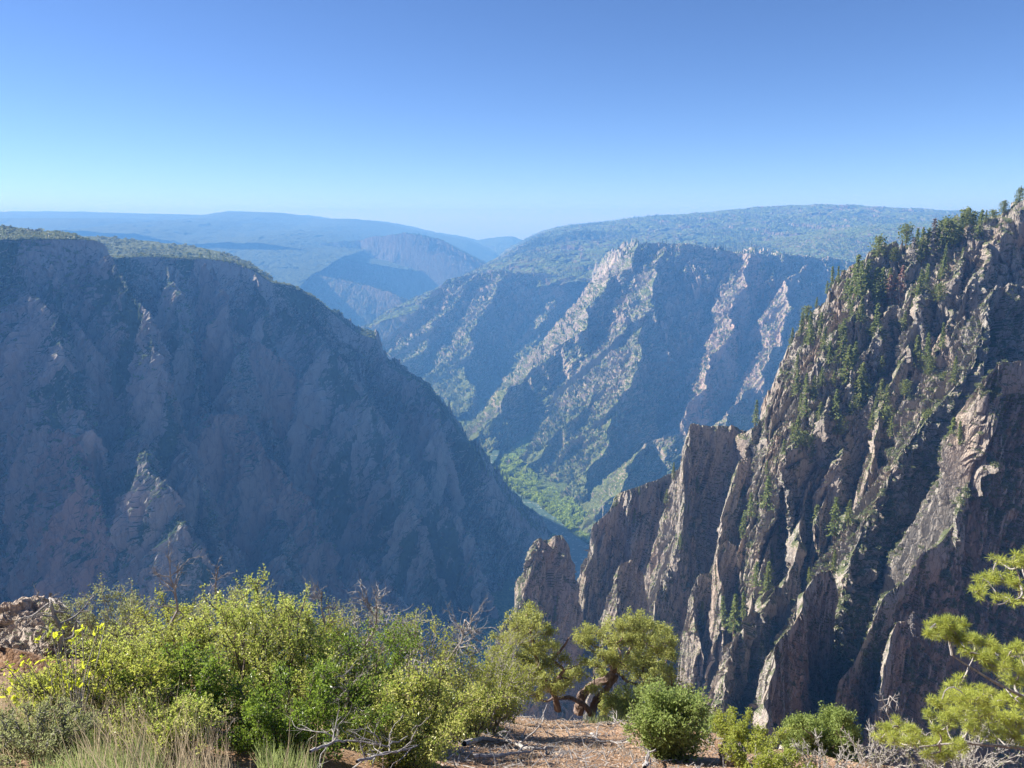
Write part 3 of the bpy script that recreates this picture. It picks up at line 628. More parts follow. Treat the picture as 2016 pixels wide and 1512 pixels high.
CM['round'] = conifer_set('round', CON[1], 3); CM['red'] = conifer_set('dead', REDN, 1); CM['grey'] = conifer_set('dead', GREYN, 2)

def locate(px, py, ks, rad=7):
    """the visible terrain vertex nearest to direction (px, py)"""
    best = None
    for rr in (rad, rad * 2, rad * 5):
        for k in ks:
            X, Y, Fw = proj_of(k)
            m = np.where((np.abs(X - px) < rr) & (np.abs(Y - py) < rr))[0]
            if len(m):
                f = Fw[m]; j = m[f < f.min() + 12 + 0.01 * f.min()]
                q = j[np.argmin((X[j] - px) ** 2 + (Y[j] - py) ** 2)]
                if best is None or Fw[q] < best[1] - 10: best = (TERR[k][1][q].copy(), Fw[q])
        if best: return best
    return None
ncon = [0]
def conifer(pt, h, kind, label, group, name='conifer'):
    ms = CM[kind]; t, c = ms[ncon[0] % len(ms)]; ncon[0] += 1
    e = bpy.data.objects.new(name, None); COL.objects.link(e)
    e.location = (pt[0], pt[1], pt[2] - 0.02 * h); e.rotation_euler = (rng.normal() * 0.03, rng.normal() * 0.03, rng.random() * 6.28)
    wd_ = rng.uniform(0.85, 1.25); e.scale = (h * wd_, h * wd_, h)
    tag(e, label, 'tree', group)
    link('trunk', t, e); link('crown', c, e)
    return e
RW = [k for k, t in enumerate(TERR) if t[0].name.startswith(('right_canyon', 'rock_fin', 'rock_pillar', 'rock_rib', 'rock_tower'))]
def T1(cx, cy): return 1120 + cx / 2.19, 400 + cy / 2.19
# (px, py of the foot, height in px, kind)
TR = [(*T1(x, y), h / 2.19, k) for x, y, h, k in [
 (1315, 640, 175, 'dark'), (1170, 700, 170, 'light'), (1195, 800, 160, 'light'), (1240, 880, 170, 'light'), (1232, 740, 120, 'dark'), (1135, 375, 85, 'dark'), (1160, 352, 70, 'dark'),
 (1230, 400, 150, 'dark'), (1255, 425, 150, 'dark'), (1280, 400, 130, 'dark'), (1330, 255, 95, 'round'), (1380, 460, 130, 'red'), (1420, 435, 140, 'red'), (1450, 190, 85, 'round'),
 (1480, 330, 150, 'grey'), (1560, 245, 150, 'grey'), (1620, 205, 120, 'round'), (1695, 175, 130, 'round'), (1762, 150, 100, 'dark'), (1540, 400, 115, 'dark'), (1460, 700, 115, 'dark'),
 (1415, 790, 95, 'dark'), (1595, 440, 80, 'round'), (1690, 275, 70, 'dark'), (790, 945, 95, 'dark'), (850, 990, 105, 'light'), (960, 625, 75, 'light'), (1025, 935, 115, 'dark'), (1055, 860, 100, 'light'),
 (1145, 935, 115, 'dark'), (1205, 960, 90, 'light'), (1090, 800, 80, 'dark'), (1215, 520, 85, 'dark'), (1265, 525, 95, 'dark'), (1880, 42, 45, 'dark'), (920, 1125, 85, 'light'), (850, 1175, 50, 'light'),
 (1550, 985, 85, 'round'), (1630, 1105, 145, 'dark'), (1385, 1015, 80, 'light'), (1685, 1045, 90, 'dark'), (745, 1312, 92, 'dark'), (778, 1352, 85, 'dark'), (735, 1440, 100, 'dark'), (850, 1325, 120, 'dark'),
 (905, 1472, 80, 'dark'), (1130, 1435, 145, 'dark'), (1205, 1385, 85, 'light'), (1057, 1432, 110, 'light'), (555, 1252, 62, 'light'), (480, 1500, 62, 'light'), (405, 1302, 52, 'light'), (300, 1262, 36, 'light'),
 (265, 1302, 42, 'light'), (280, 1382, 56, 'light'), (195, 1402, 42, 'dark'), (450, 1192, 62, 'light'), (665, 1102, 50, 'light'), (515, 1335, 42, 'light'), (1350, 420, 120, 'dark'), (1500, 470, 90, 'dark'),
 (1310, 420, 120, 'dark'), (1195, 430, 90, 'dark'), (1340, 760, 90, 'light'), (1290, 960, 80, 'dark'), (1440, 560, 80, 'light'), (1535, 240, 110, 'dark'), (1590, 215, 90, 'dark'), (1660, 195, 80, 'round'),
 (1400, 265, 60, 'round'), (1500, 215, 90, 'dark'), (1820, 110, 70, 'round'), (1735, 150, 90, 'round'), (1090, 395, 50, 'dark'), (1060, 440, 40, 'dark'), (1010, 640, 60, 'light'), (980, 720, 60, 'light'),
 (1100, 640, 90, 'light'), (1120, 700, 90, 'dark'), (1160, 620, 90, 'dark'), (1000, 900, 70, 'light'), (1075, 960, 90, 'light'), (960, 1040, 80, 'light'), (1010, 1060, 70, 'round')]]
TR += [(1440, 1246, 67, 'dark'), (1451, 1185, 31, 'dark'), (1459, 1215, 43, 'dark'), (1517, 1130, 45, 'dark'), (1508, 1178, 60, 'light'), (1482, 1151, 40, 'dark'), (1379, 1233, 40, 'light'), (1098, 1190, 14, 'dark'),
       (1089, 1224, 27, 'dark'), (1232, 1185, 34, 'light'), (1339, 1084, 27, 'light'), (1431, 1313, 34, 'grey'), (1627, 1291, 55, 'light'), (1644, 1126, 36, 'light'), (1589, 1142, 24, 'light'), (1790, 1261, 49, 'grey'),
       (1425, 1235, 50, 'dark'), (1432, 1220, 40, 'dark'), (1975, 425, 24, 'round'), (2005, 405, 30, 'round'), (1940, 440, 22, 'light'), (1900, 452, 30, 'round')]
def size_word(h): return 'small' if h < 36 else ('tall' if h > 62 else 'medium')
DESC = {'dark': 'dark green spire shaped conifer', 'light': 'olive green narrow conifer', 'round': 'rounded bushy pinyon', 'red': 'dead conifer with rust red needles', 'grey': 'bare grey dead conifer'}
def place_word(px, py):
    if px > 1880 and py < 480: return 'on the skyline at the top right corner'
    if py < 540: return 'along the rim at the top of the right slope'
    if px < 1165: return 'on the leftmost free standing rock fin'
    if px < 1335: return 'on the dark left fin'
    if px < 1440 and py > 850: return 'on the tall pale edged rock fin'
    if px < 1570 and py > 960: return 'in the gully among the rock pillars'
    if py > 1080: return 'on the lower pillars of the right wall'
    if px > 1800: return 'by the shaded recess of the right wall'
    if py < 720: return 'high on the craggy right slope'
    return 'half way down the craggy right slope'
for _ in range(52):
    t_ = rng.random(); x0 = 1560 + 330 * rng.random(); y0 = 640 - (x0 - 1560) * 0.5 + rng.random() * 300
    TR.append((x0, y0, rng.uniform(22, 62), rng.choice(['dark', 'light', 'light', 'round'])))
for px, py, h, k in TR:
    r_ = locate(px, py, RW)
    if r_ is None: continue
    p_, fw = r_
    hm_ = h * (1.22 if py < 900 else 1.35) * fw / FPX
    nm = {'dark': 'conifer', 'light': 'conifer', 'round': 'pinyon_pine', 'red': 'dead_conifer', 'grey': 'dead_conifer'}[k]
    conifer(p_, hm_, k, '%s %s %s' % (size_word(h), DESC[k], place_word(px, py)), 'trees on the right canyon wall', nm)
# trees on the crest of the spur that meets the river, and along the left rim
KLW = [k for k, t in enumerate(TERR) if t[0].name.startswith('left')]
for px, py in [(925, 885), (935, 893), (943, 900), (950, 905), (955, 922), (964, 915), (975, 925), (985, 932), (972, 940), (990, 945), (962, 945), (954, 935), (1000, 955), (1008, 965), (944, 930), (936, 915), (980, 950),
               (1012, 980), (1018, 990), (1025, 968), (1022, 1000), (1010, 1000), (994, 975), (1040, 1020), (1027, 1030), (1045, 1045), (998, 940), (1033, 985)]:
    r_ = locate(px, py - 4, KLW, 5)
    if r_: conifer(r_[0], rng.uniform(11, 18) * r_[1] / FPX, 'light', 'small pale green conifer catching sun on the shaded spur above the river', 'conifers on the spur above the river')
for px, py, h, k in [(8, 466, 18, 'dark'), (70, 470, 10, 'round'), (110, 468, 12, 'round'), (125, 468, 15, 'dark'), (150, 470, 12, 'round'), (40, 472, 9, 'round'), (175, 476, 9, 'round'), (225, 478, 9, 'round'), (300, 490, 9, 'round'),
                  (345, 497, 10, 'round'), (413, 512, 20, 'dark'), (428, 514, 16, 'dark'), (441, 518, 15, 'dark'), (452, 522, 12, 'dark'), (470, 525, 13, 'dark'), (480, 530, 11, 'dark'), (395, 510, 12, 'round'),
                  (370, 505, 11, 'round'), (505, 545, 9, 'dark'), (545, 560, 9, 'round'), (575, 568, 9, 'dark'), (640, 605, 9, 'dark'), (850, 772, 10, 'dark'), (808, 745, 10, 'dark')]:
    r_ = locate(px, py, KLW, 6)
    if r_: conifer(r_[0], h * r_[1] / FPX, k, '%s %s' % (DESC[k], 'on the left rim above the near blue cliff' if px < 215 else 'along the receding rim of the left wall' if px < 560 else 'on the descending crest of the left wall'), 'trees along the left rim', 'pinyon_pine' if k == 'round' else 'conifer')

# ---- stuff: woods and scrub that cover the slopes
def vnorm_z(k):
    o, co, F = TERR[k]
    a = co[F[:, 1]] - co[F[:, 0]]; b = co[F[:, 3]] - co[F[:, 0]]
    n = np.cross(a, b); L_ = np.linalg.norm(n, axis=1) + 1e-9
    return (co[F].mean(1)), n[:, 2] / L_, L_, n / L_[:, None]
def pick(k, num, zmin, front=True, cond=None, patch=60.0, seed=1):
    cen, nz, A, nn = vnorm_z(k)
    X, Y, Fw = project(cen)
    ok = (nz > zmin) & (X > -60) & (X < 2080) & (Y > 380) & (Y < 1560)
    if front: ok &= (nn * cen).sum(1) < 0.05 * np.linalg.norm(cen, axis=1)
    if cond is not None: ok &= cond(X, Y, cen)
    pn = np.sin(cen[:, 0] / patch + seed) * np.cos(cen[:, 1] / patch * 1.3 + seed) + np.sin((cen[:, 2] + cen[:, 0]) / patch * 2.1 + seed * 2)
    wgt = A * ok * np.clip(0.5 + pn * 0.6, 0.02, None)
    if wgt.sum() <= 0: return np.zeros((0, 3))
    return cen[rng.choice(len(cen), num, p=wgt / wgt.sum())]
def spikes(pts, h, mat, name, r=0.2, far=False):
    """many small far conifers: three jagged tiers each"""
    n = len(pts)
    if n == 0: return
    h = h * rng.uniform(0.55, 1.25, n); V = []; F = []
    a0 = rng.random(n) * 6.28; off = 0
    for (z0, z1, rr) in ((0.05, 0.55, 1.0), (0.3, 0.8, 0.72), (0.6, 1.05, 0.42)):
        ring = []
        for k in range(5):
            a = a0 + k * 1.2566; q = rng.uniform(0.7, 1.2, n) * r * rr * h
            ring.append(np.stack([pts[:, 0] + np.cos(a) * q, pts[:, 1] + np.sin(a) * q, pts[:, 2] + h * (z0 + rng.uniform(-0.05, 0.05, n))], 1))
        top = np.stack([pts[:, 0], pts[:, 1], pts[:, 2] + h * z1], 1)
        V += [np.stack(ring + [top], 1)]
    V = np.stack(V, 1).reshape(-1, 3)                       # n,3,6
    base = np.arange(n * 3)[:, None] * 6
    F = np.concatenate([base + np.array([[k, (k + 1) % 5, 5]]) for k in range(5)], 0)
    o = link(name, mesh_np(name, V, F, mat)); tag(o, kind='stuff'); return o
def scrub(pts, size, mat, name, nl=26, leaf=0.28, flat=0.7):
    n = len(pts)
    if n == 0: return
    s = size * rng.uniform(0.5, 1.5, n)
    d = rdir(n * nl).reshape(n, nl, 3); d[:, :, 2] = np.abs(d[:, :, 2]) * flat
    cen = pts[:, None] + d * (s[:, None, None] * rng.uniform(0.35, 1, (n, nl, 1)) * 0.5)
    V, F = leaf_quads(cen.reshape(-1, 3), rdir(n * nl), np.repeat(s * leaf, nl) * rng.uniform(0.6, 1.3, n * nl), 0.8, 0.15)
    o = link(name, mesh_np(name, V, F, mat)); tag(o, kind='stuff'); return o
FARN = leaf_mat('far_forest', (0.018, 0.035, 0.014), (0.05, 0.075, 0.028), 0.1, 0.02)
SCR = leaf_mat('scrub_leaves', (0.08, 0.105, 0.04), (0.21, 0.23, 0.11), 0.25, 0.08)
SCRM = leaf_mat('far_scrub', (0.06, 0.09, 0.03), (0.17, 0.21, 0.07), 0.15, 0.02)
by = lambda pre: [k for k, t in enumerate(TERR) if t[0].name.startswith(pre)]
def cat_pts(ks, num, zmin, **kw):
    P_ = [pick(k, int(num * f), zmin, **kw) for k, f in ks]
    return np.concatenate([p for p in P_ if len(p)], 0)
bigk = by('big_ridge') + by('big_spur') + by('rock_pinnacle')
spikes(cat_pts([(k, 1) for k in bigk], 700, 0.42, patch=45), 14, FARN, 'forest')
spikes(cat_pts([(k, 1) for k in by('mid_ridge') + by('mid_spur')], 520, 0.38, patch=60), 15, FARN, 'forest')
spikes(cat_pts([(k, 1) for k in by('big_ridge')], 900, 0.5, cond=lambda X, Y, c: (Y < 545) & (X > 1290), patch=90), 15, FARN, 'forest')
spikes(cat_pts([(k, 1) for k in by('far_wooded')], 7000, 0.3, patch=110), 11.6, FARN, 'forest')
spikes(cat_pts([(k, 1) for k in by('far_plateau')], 9000, 0.3, patch=150, cond=lambda X, Y, c: Y > 425), 12.2, FARN, 'forest')
spikes(cat_pts([(k, 1) for k in by('green_hillside')], 2600, 0.3, patch=130, cond=lambda X, Y, c: Y > 470), 10.2, FARN, 'forest')
spikes(cat_pts([(k, 1) for k in by('far_canyon') + by('far_valley')], 2600, 0.3, patch=110), 10.2, FARN, 'forest')
spikes(cat_pts([(k, 1) for k in by('talus')], 500, 0.3, patch=60), 13, FARN, 'forest')
scrub(cat_pts([(k, 1) for k in bigk + by('mid_')], 900, 0.45, patch=35, seed=3), 9, SCRM, 'scrub', nl=14, leaf=0.4)
scrub(cat_pts([(k, 1) for k in by('talus')], 900, 0.3, patch=30, seed=3), 7, leaf_mat('riverside_leaves', (0.07, 0.12, 0.02), (0.22, 0.30, 0.06), 0.3, 0.05), 'scrub', nl=16, leaf=0.4)
scrub(cat_pts([(k, 1) for k in by('green_hillside')], 3000, 0.3, patch=60, seed=5), 8, SCRM, 'scrub', nl=8, leaf=0.5)
scrub(cat_pts([(k, 1) for k in by('left_canyon')], 2600, 0.6, cond=lambda X, Y, c: (Y < 620) | (X > 700), patch=30, seed=4), 5.0, SCR, 'scrub', nl=18, leaf=0.4)
scrub(cat_pts([(k, 1) for k in by('left_plateau')], 1500, 0.6, patch=40, seed=6), 7.0, SCR, 'scrub', nl=16, leaf=0.4)
scrub(cat_pts([(k, 1) for k in KLW], 500, 0.45, patch=25, seed=8), 5.0, SCRM, 'scrub', nl=16, leaf=0.4)
scrub(cat_pts([(k, 1) for k in by('right_canyon')], 10000, 0.38, patch=12, seed=2), 1.8, SCR, 'scrub', nl=44, leaf=0.16)
scrub(cat_pts([(k, 1) for k in by('rock_rib') + by('rock_fin') + by('rock_pillar')], 120, 0.5, patch=8, seed=2), 0.9, SCR, 'scrub', nl=50, leaf=0.13)
_n = 950; _t = rng.random(_n); _mi = np.array([(x, y) for x, y in mid if 1000 < y < 1700]); _k = (_t * (len(_mi) - 1)).astype(int)
_sd = rng.choice([-1, 1], _n); _px = _mi[_k, 0] + _sd * (27 + 85 * rng.random(_n) ** 1.6); _py = _mi[_k, 1] + rng.normal(size=_n) * 6
scrub(np.stack([_px, _py, np.full(_n, -550.0)], 1), 13, leaf_mat('bright_riverside_leaves', (0.12, 0.20, 0.03), (0.32, 0.42, 0.08), 0.35, 0.05), 'riverside_scrub', nl=26, leaf=0.3, flat=1.0)
# grey-green scrub grown close together on the very near lower slope and pale leafy trees by the water
print('vegetation', time.time() - T0)
# ------------------------------------------------------------------ foreground slope
RY = [-400, -40, -12, 0, 3, 5.5, 8, 12, 13.6, 15, 18, 24, 40, 80, 150, 260]
RZ = [10, 4, 0.3, -1.7, -3.2, -4.45, -6.0, -8.6, -10.0, -12.5, -19, -36, -95, -240, -480, -640]
def vnoise(x, y, s, seed=0):
    rs = np.random.RandomState(seed); T = rs.rand(64, 64)
    u = x / s; v = y / s; i = np.floor(u).astype(int); j = np.floor(v).astype(int); f = u - i; h = v - j
    f = f * f * (3 - 2 * f); h = h * h * (3 - 2 * h)
    g_ = lambda a, b: T[a % 64, b % 64]
    return (g_(i, j) * (1 - f) + g_(i + 1, j) * f) * (1 - h) + (g_(i, j + 1) * (1 - f) + g_(i + 1, j + 1) * f) * h - 0.5
def ground(x, y):
    x = np.asarray(x, float); y = np.asarray(y, float)
    e = y + 0.10 * np.clip(x, -12, 12) + 1.2 * vnoise(x, y * 0 + 5, 3.1, 3)
    yy_ = np.where(y > 9, np.maximum(9 + (e - 9), y - 1.5), y)
    z = np.interp(yy_, RY, RZ)
    z = z - 0.115 * np.clip(x, -11, 0) - 0.13 * np.clip(x, 0, 12)
    z = z + 0.35 * vnoise(x, y, 2.3, 1) + 0.10 * vnoise(x, y, 0.6, 2) + 0.035 * vnoise(x, y, 0.17, 4)
    return z
def soil():
    m = bpy.data.materials.new('soil'); m.use_nodes = True
    t = m.node_tree; t.nodes.clear(); g = N(t)
    pos = g.n('ShaderNodeNewGeometry').outputs['Position']
    n = g.n('ShaderNodeTexNoise', {'Vector': pos, 'Scale': 0.9, 'Detail': 6.0}).outputs[0]
    f = g.n('ShaderNodeTexNoise', {'Vector': pos, 'Scale': 14.0, 'Detail': 8.0, 'Roughness': 0.75}).outputs[0]
    v = g.n('ShaderNodeTexVoronoi', {'Vector': pos, 'Scale': 26.0})
    vr = g.n('ShaderNodeSeparateXYZ', {0: v.outputs['Color']}).outputs[0]
    c = g.mix(g.ramp(n, 0.4, 0.62), (0.27, 0.16, 0.092), (0.37, 0.245, 0.15))
    c = g.mix(g.ramp(f, 0.45, 0.7), c, (0.17, 0.10, 0.065))
    c = g.mix(g.m('MULTIPLY', g.m('GREATER_THAN', vr, 0.66), 0.6), c, (0.40, 0.28, 0.20))
    hgt = g.m('ADD', g.m('MULTIPLY', f, 1.2), g.m('MULTIPLY', g.m('SUBTRACT', 0.6, v.outputs['Distance']), 0.5))
    bp = g.n('ShaderNodeBump', {'Height': hgt, 'Distance': 0.035, 'Strength': 0.8})
    b = g.n('ShaderNodeBsdfPrincipled', {'Base Color': c, 'Roughness': 0.95, 'Normal': bp.outputs[0]}); b.inputs['Specular IOR Level'].default_value = 0.1
    g.n('ShaderNodeOutputMaterial', {0: b.outputs[0]}); return m
xs = np.r_[-500, -260, -120, -60, -34, -22, np.linspace(-14, 14, 330), 18, 26, 40, 70, 130, 300]
ys = np.r_[-400, -200, -60, -20, -6, np.linspace(-1, 19, 240), np.linspace(20, 60, 40), np.linspace(66, 260, 30)]
gx, gy = np.meshgrid(xs, ys, indexing='ij'); gz = np.maximum(ground(gx, gy), -566)
idx = np.arange(gx.size).reshape(gx.shape)
o = link('ground', mesh_np('ground', np.stack([gx, gy, gz], -1).reshape(-1, 3), np.stack([idx[:-1, :-1], idx[1:, :-1], idx[1:, 1:], idx[:-1, 1:]], -1).reshape(-1, 4), soil(), smooth=True)); tag(o, kind='structure')

def ratio(py):
    b = -(py - CY) / FPX; return (-SP + b * CP) / (CP + b * SP)
def gx_of(px, Y, py=1400):
    b = -(py - CY) / FPX; return (px - CX) / FPX / (CP + b * SP) * Y
def foot(px, Y):
    x = gx_of(px, Y); return np.array([x, Y, float(ground(x, Y))])
def top_h(px, Y, py): return ratio(py) * Y - foot(px, Y)[2]

def pack(name, label, cat, foot_, parts, group=None):
    e = bpy.data.objects.new(name, None); COL.objects.link(e); e.location = foot_
    tag(e, label, cat, group)
    for nm, (V, F), mat in parts:
        link(nm, mesh_np(nm, np.asarray(V) - np.asarray(foot_)[None], F, mat), e)
    return e
def crook(p0, d0, L_, r, depth, segs, tips, kids=4, wob=0.28, up=0.02, ang=0.8, shrink=0.62):
    """forking bare branch"""
    n = 5 if depth > 0 else 3
    s, pts, dirs = bend(p0, d0, L_, n, wob, up, r, r * (0.45 if depth > 0 else 0.3))
    segs += s; tips.append((pts, dirs))
    if depth <= 0: return
    for k in range(kids):
        i = rng.integers(1, n + 1); a = rdir(1)[0]
        d = dirs[i] + a * ang
        crook(pts[i], d, L_ * shrink * rng.uniform(0.6, 1.15), max(0.0012, r * 0.5 * rng.uniform(0.7, 1.1)), depth - 1, segs, tips, kids, wob, up, ang, shrink)

def shrub(label, px, Y, pytop, wpx, mat, wood, nleaf, leaf, name='shrub', stems=22, group=None, lean=(0, 0, 0), bare=0.0, low=0.12, cat='shrub', dens=0.5, fw=0.55):
    f = foot(px, Y); H = max(0.25, top_h(px, Y, pytop)); W = wpx / FPX * Y * 0.5
    segs = []; tw = []
    for s in range(stems):
        a = rng.random() * 6.283; q = math.sqrt(rng.random()); hh = H * (1 - 0.35 * q * q) * rng.uniform(0.8, 1.05)
        tgt = np.array([math.cos(a) * q * W, math.sin(a) * q * W * 0.8, hh]) + np.array(lean) * hh
        b0 = np.array([math.cos(a) * W * 0.38 * q, math.sin(a) * W * 0.3 * q, -0.03])
        n = 7; pts = [f + b0]; off = np.zeros(3)
        for i in range(1, n + 1):
            t = i / n; off = off + rng.normal(size=3) * 0.035 * H
            pts.append(f + b0 + (tgt - b0) * np.array([t ** 1.4, t ** 1.4, t ** 0.85]) + off * (1 - t * 0.4))
        for i in range(n): segs.append([*pts[i], *pts[i + 1], 0.011 * H * (1 - i / n) + 0.0025, 0.011 * H * (1 - (i + 1) / n) + 0.0025])
        for i in range(1, n + 1):
            if i / n < low: continue
            for k in range(3 + (i == n) * 3):
                d = (pts[i] - pts[i - 1]); d = d / np.linalg.norm(d) + rdir(1)[0] * 0.95
                sg, tp, td = bend(pts[i] + (pts[i - 1] - pts[i]) * rng.random(), d, H * 0.2 * rng.uniform(0.5, 1.2), 4, 0.3, 0.05, 0.004, 0.0016)
                segs += sg; tw.append((tp, td))
    per = max(1, nleaf // max(1, int(len(tw) * (1 - bare))))
    cen = []; ax = []
    for tp, td in tw:
        if rng.random() < bare: continue
        t = rng.random(per) ** 0.7 * (len(tp) - 1.001); i = t.astype(int); fr = (t - i)[:, None]
        c = tp[i] * (1 - fr) + tp[i + 1] * fr
        a = td[i] * dens + rdir(per) * 1.0; a /= np.linalg.norm(a, axis=1)[:, None]
        cen.append(c + a * leaf * 0.8 + rng.normal(size=(per, 3)) * leaf * 0.7); ax.append(a)
    parts = [('branches', tubes(segs, 4), wood)]
    if cen:
        cen = np.concatenate(cen); ax = np.concatenate(ax)
        parts.append(('foliage', leaf_quads(cen, ax, leaf * rng.uniform(0.6, 1.3, len(cen)), fw, 0.14), mat))
    return pack(name, label, cat, f, parts, group)

def needles(cen, n, L_, wdt, up=0.35):
    m = len(cen); d = rdir(m * n).reshape(m, n, 3); d[:, :, 2] = d[:, :, 2] + up
    d[:, :, 1] *= 1.0; d /= np.linalg.norm(d, axis=2)[:, :, None]
    l = L_ * rng.uniform(0.7, 1.1, (m, n, 1))
    a = cen[:, None] + d * l * 0.12; b = cen[:, None] + d * l
    c = (a + b) / 2; ax = d.reshape(-1, 3)
    return leaf_quads(c.reshape(-1, 3), ax, l.reshape(-1), wdt / L_, 0.0)

def clump_tree(name, label, cat, base, root, clumps, Y, spread, leafmat, wood, kind, trunks=(), rbase=0.05, per=14, tuft=0.05, nn=26, wdt=0.004, tr0=0.12, nd=0.5, group=None, rk=0.006):
    """clumps: (px, py, r px); wood joins them to the root point as a tree"""
    P3 = []; Rr = []
    for (px, py, r) in clumps:
        y = Y + rng.uniform(-1, 1) * spread; P3.append(P(px, py, y)); Rr.append(r / FPX * Y)
    P3 = np.array(P3); Rr = np.array(Rr)
    nodes = []; par = []
    segs = []; pipes = []
    for path, r0, r1 in trunks:
        pt = np.array([P(a, b, Y + (c if len(q) > 2 else 0)) for q in path for a, b, c in [(*q, 0)[:3]]])
        pt = resample(pt, 6 * len(pt)); pt += np.cumsum(rng.normal(size=pt.shape) * 0.003, 0)
        pipes.append(pipe(pt, np.linspace(r0, r1, len(pt)) * (1 + 0.08 * rng.normal(size=len(pt))), 12, 0.13))
        for p in pt[2::3]: nodes.append(p); par.append(-1)
    if not nodes: nodes.append(P(*root, Y)); par.append(-1)
    nt = len(nodes); todo = list(range(len(P3))); 
    while todo:
        A = np.array(nodes); D = np.linalg.norm(P3[todo][:, None] - A[None], axis=2)
        D = D + np.where(np.arange(len(A)) < nt, 0, 0.02)[None]
        i, j = np.unravel_index(np.argmin(D), D.shape); k = todo.pop(i); nodes.append(P3[k]); par.append(int(j))
    cnt = np.zeros(len(nodes))
    for i in range(len(nodes) - 1, nt - 1, -1):
        cnt[i] += 1
        if par[i] >= 0: cnt[par[i]] += cnt[i]
    for i in range(nt, len(nodes)):
        a = nodes[par[i]]; b = nodes[i]; r = min(rbase, rk * math.sqrt(cnt[i]) + 0.0025); L_ = np.linalg.norm(b - a); n = 6
        w1 = rng.normal(size=3) * 0.13 * L_; prev = a
        for q in range(1, n + 1):
            t = q / n; c = a + (b - a) * t + w1 * math.sin(t * math.pi) + rng.normal(size=3) * 0.015 * L_ * (q < n)
            segs.append([*prev, *c, r * (1.15 - 0.3 * (q - 1) / n), r * (1.15 - 0.3 * q / n)]); prev = c
    tc = []
    for p, r in zip(P3, Rr):
        n = max(3, int(per * (r / np.median(Rr)) ** 2))
        d = rdir(n); c = p + d * (r * rng.uniform(0.15, 1.5, (n, 1)) ** 0.75) * np.array([1, 0.9, 0.72]) + np.array([0, 0, r * 0.1])
        tc.append(c)
        for q in c:
            m_ = p + (q - p) * 0.5 + rng.normal(size=3) * r * 0.12 - np.array([0, 0, r * 0.12])
            segs.append([*(p - np.array([0, 0, r * 0.25])), *m_, 0.0028, 0.0022]); segs.append([*m_, *q, 0.0026, 0.0015])
    tc = np.concatenate(tc)
    if kind == 'needle': fol = needles(tc, nn, tuft, wdt)
    else:
        m = len(tc); c = tc[:, None] + rdir(m * nn).reshape(m, nn, 3) * tuft * rng.uniform(0.2, 1, (m, nn, 1))
        a = rdir(m * nn) + np.array([0, 0, 0.5]); a /= np.linalg.norm(a, axis=1)[:, None]
        fol = leaf_quads(c.reshape(-1, 3), a, wdt * rng.uniform(0.6, 1.4, m * nn), nd, 0.1)
    return pack(name, label, cat, base, [('trunk', merge(pipes + [tubes(segs, 6)]), wood), ('crown', fol, leafmat)], group)

L_serv = leaf_mat('serviceberry_leaves', (0.045, 0.09, 0.012), (0.27, 0.36, 0.045), 0.44, 3.2, 0.35, c3=(0.50, 0.48, 0.16), k3=0.9)
L_drk = leaf_mat('dark_shrub_leaves', (0.04, 0.08, 0.012), (0.23, 0.32, 0.045), 0.4, 3.0, 0.35)
L_yel = leaf_mat('yellow_green_leaves', (0.12, 0.17, 0.03), (0.40, 0.42, 0.08), 0.45, 2.0)
L_oak = leaf_mat('oak_leaves', (0.30, 0.42, 0.02), (0.50, 0.54, 0.04), 0.55, 2.0)
L_grn = leaf_mat('green_shrub_leaves', (0.09, 0.14, 0.03), (0.36, 0.43, 0.13), 0.40, 2.2)
L_sage = leaf_mat('grey_green_leaves', (0.13, 0.085, 0.04), (0.34, 0.39, 0.17), 0.35, 2.0)
L_jun = leaf_mat('juniper_foliage', (0.10, 0.13, 0.03), (0.46, 0.48, 0.14), 0.35, 1.6)
L_pin = leaf_mat('pine_needles', (0.15, 0.20, 0.035), (0.48, 0.52, 0.11), 0.4, 1.6)
W_grey = bark_mat('grey_twigs', (0.20, 0.18, 0.165), (0.44, 0.41, 0.38), 30)
W_brown = bark_mat('brown_stems', (0.07, 0.055, 0.045), (0.17, 0.14, 0.12), 25)
W_jun = bark_mat('juniper_bark', (0.10, 0.065, 0.05), (0.30, 0.23, 0.19), 14)

# leafy shrubs (label, foot px, Y, top py, width px, ...)
shrub('big round leafy green shrub in the middle of the left foreground', 500, 6.4, 1188, 400, L_serv, W_brown, 30000, 0.026, stems=34)
shrub('dense leafy green shrub joining the big round shrub on its right', 705, 6.6, 1240, 330, L_drk, W_brown, 19000, 0.026, stems=26)
shrub('leafy green shrub with white flecks between the yellow oak sapling and the big round shrub', 300, 6.2, 1232, 280, L_serv, W_brown, 14000, 0.026, stems=22)
shrub('low leafy shrub at the bottom edge beside the bare dirt', 800, 5.5, 1345, 300, L_serv, W_brown, 16000, 0.026, stems=26)
shrub('low leafy shrub at the bottom edge below the big round shrub', 560, 5.0, 1360, 480, L_drk, W_brown, 18000, 0.024, stems=34, bare=0.15)
shrub('low yellowish leafy shrub under the oak sapling at the bottom left', 190, 5.0, 1300, 330, L_yel, W_brown, 9000, 0.026, stems=26, bare=0.2)
shrub('leafy shrub low in the gap between the big round shrub and the straw', 360, 5.2, 1300, 260, L_drk, W_brown, 11000, 0.026, stems=24, bare=0.1)
shrub('yellow green shrub with arching stems left of the pair of junipers', 940, 8.6, 1275, 250, L_yel, W_grey, 9000, 0.028, stems=20, bare=0.15)
shrub('twiggy half bare shrub behind the leafy shrubs with a pale green top', 830, 8.8, 1215, 260, L_yel, W_grey, 5000, 0.028, stems=22, bare=0.45)
shrub('thin grey twiggy shrub with few leaves at the cliff edge', 700, 9.4, 1195, 250, L_sage, W_grey, 3500, 0.03, stems=24, bare=0.55)
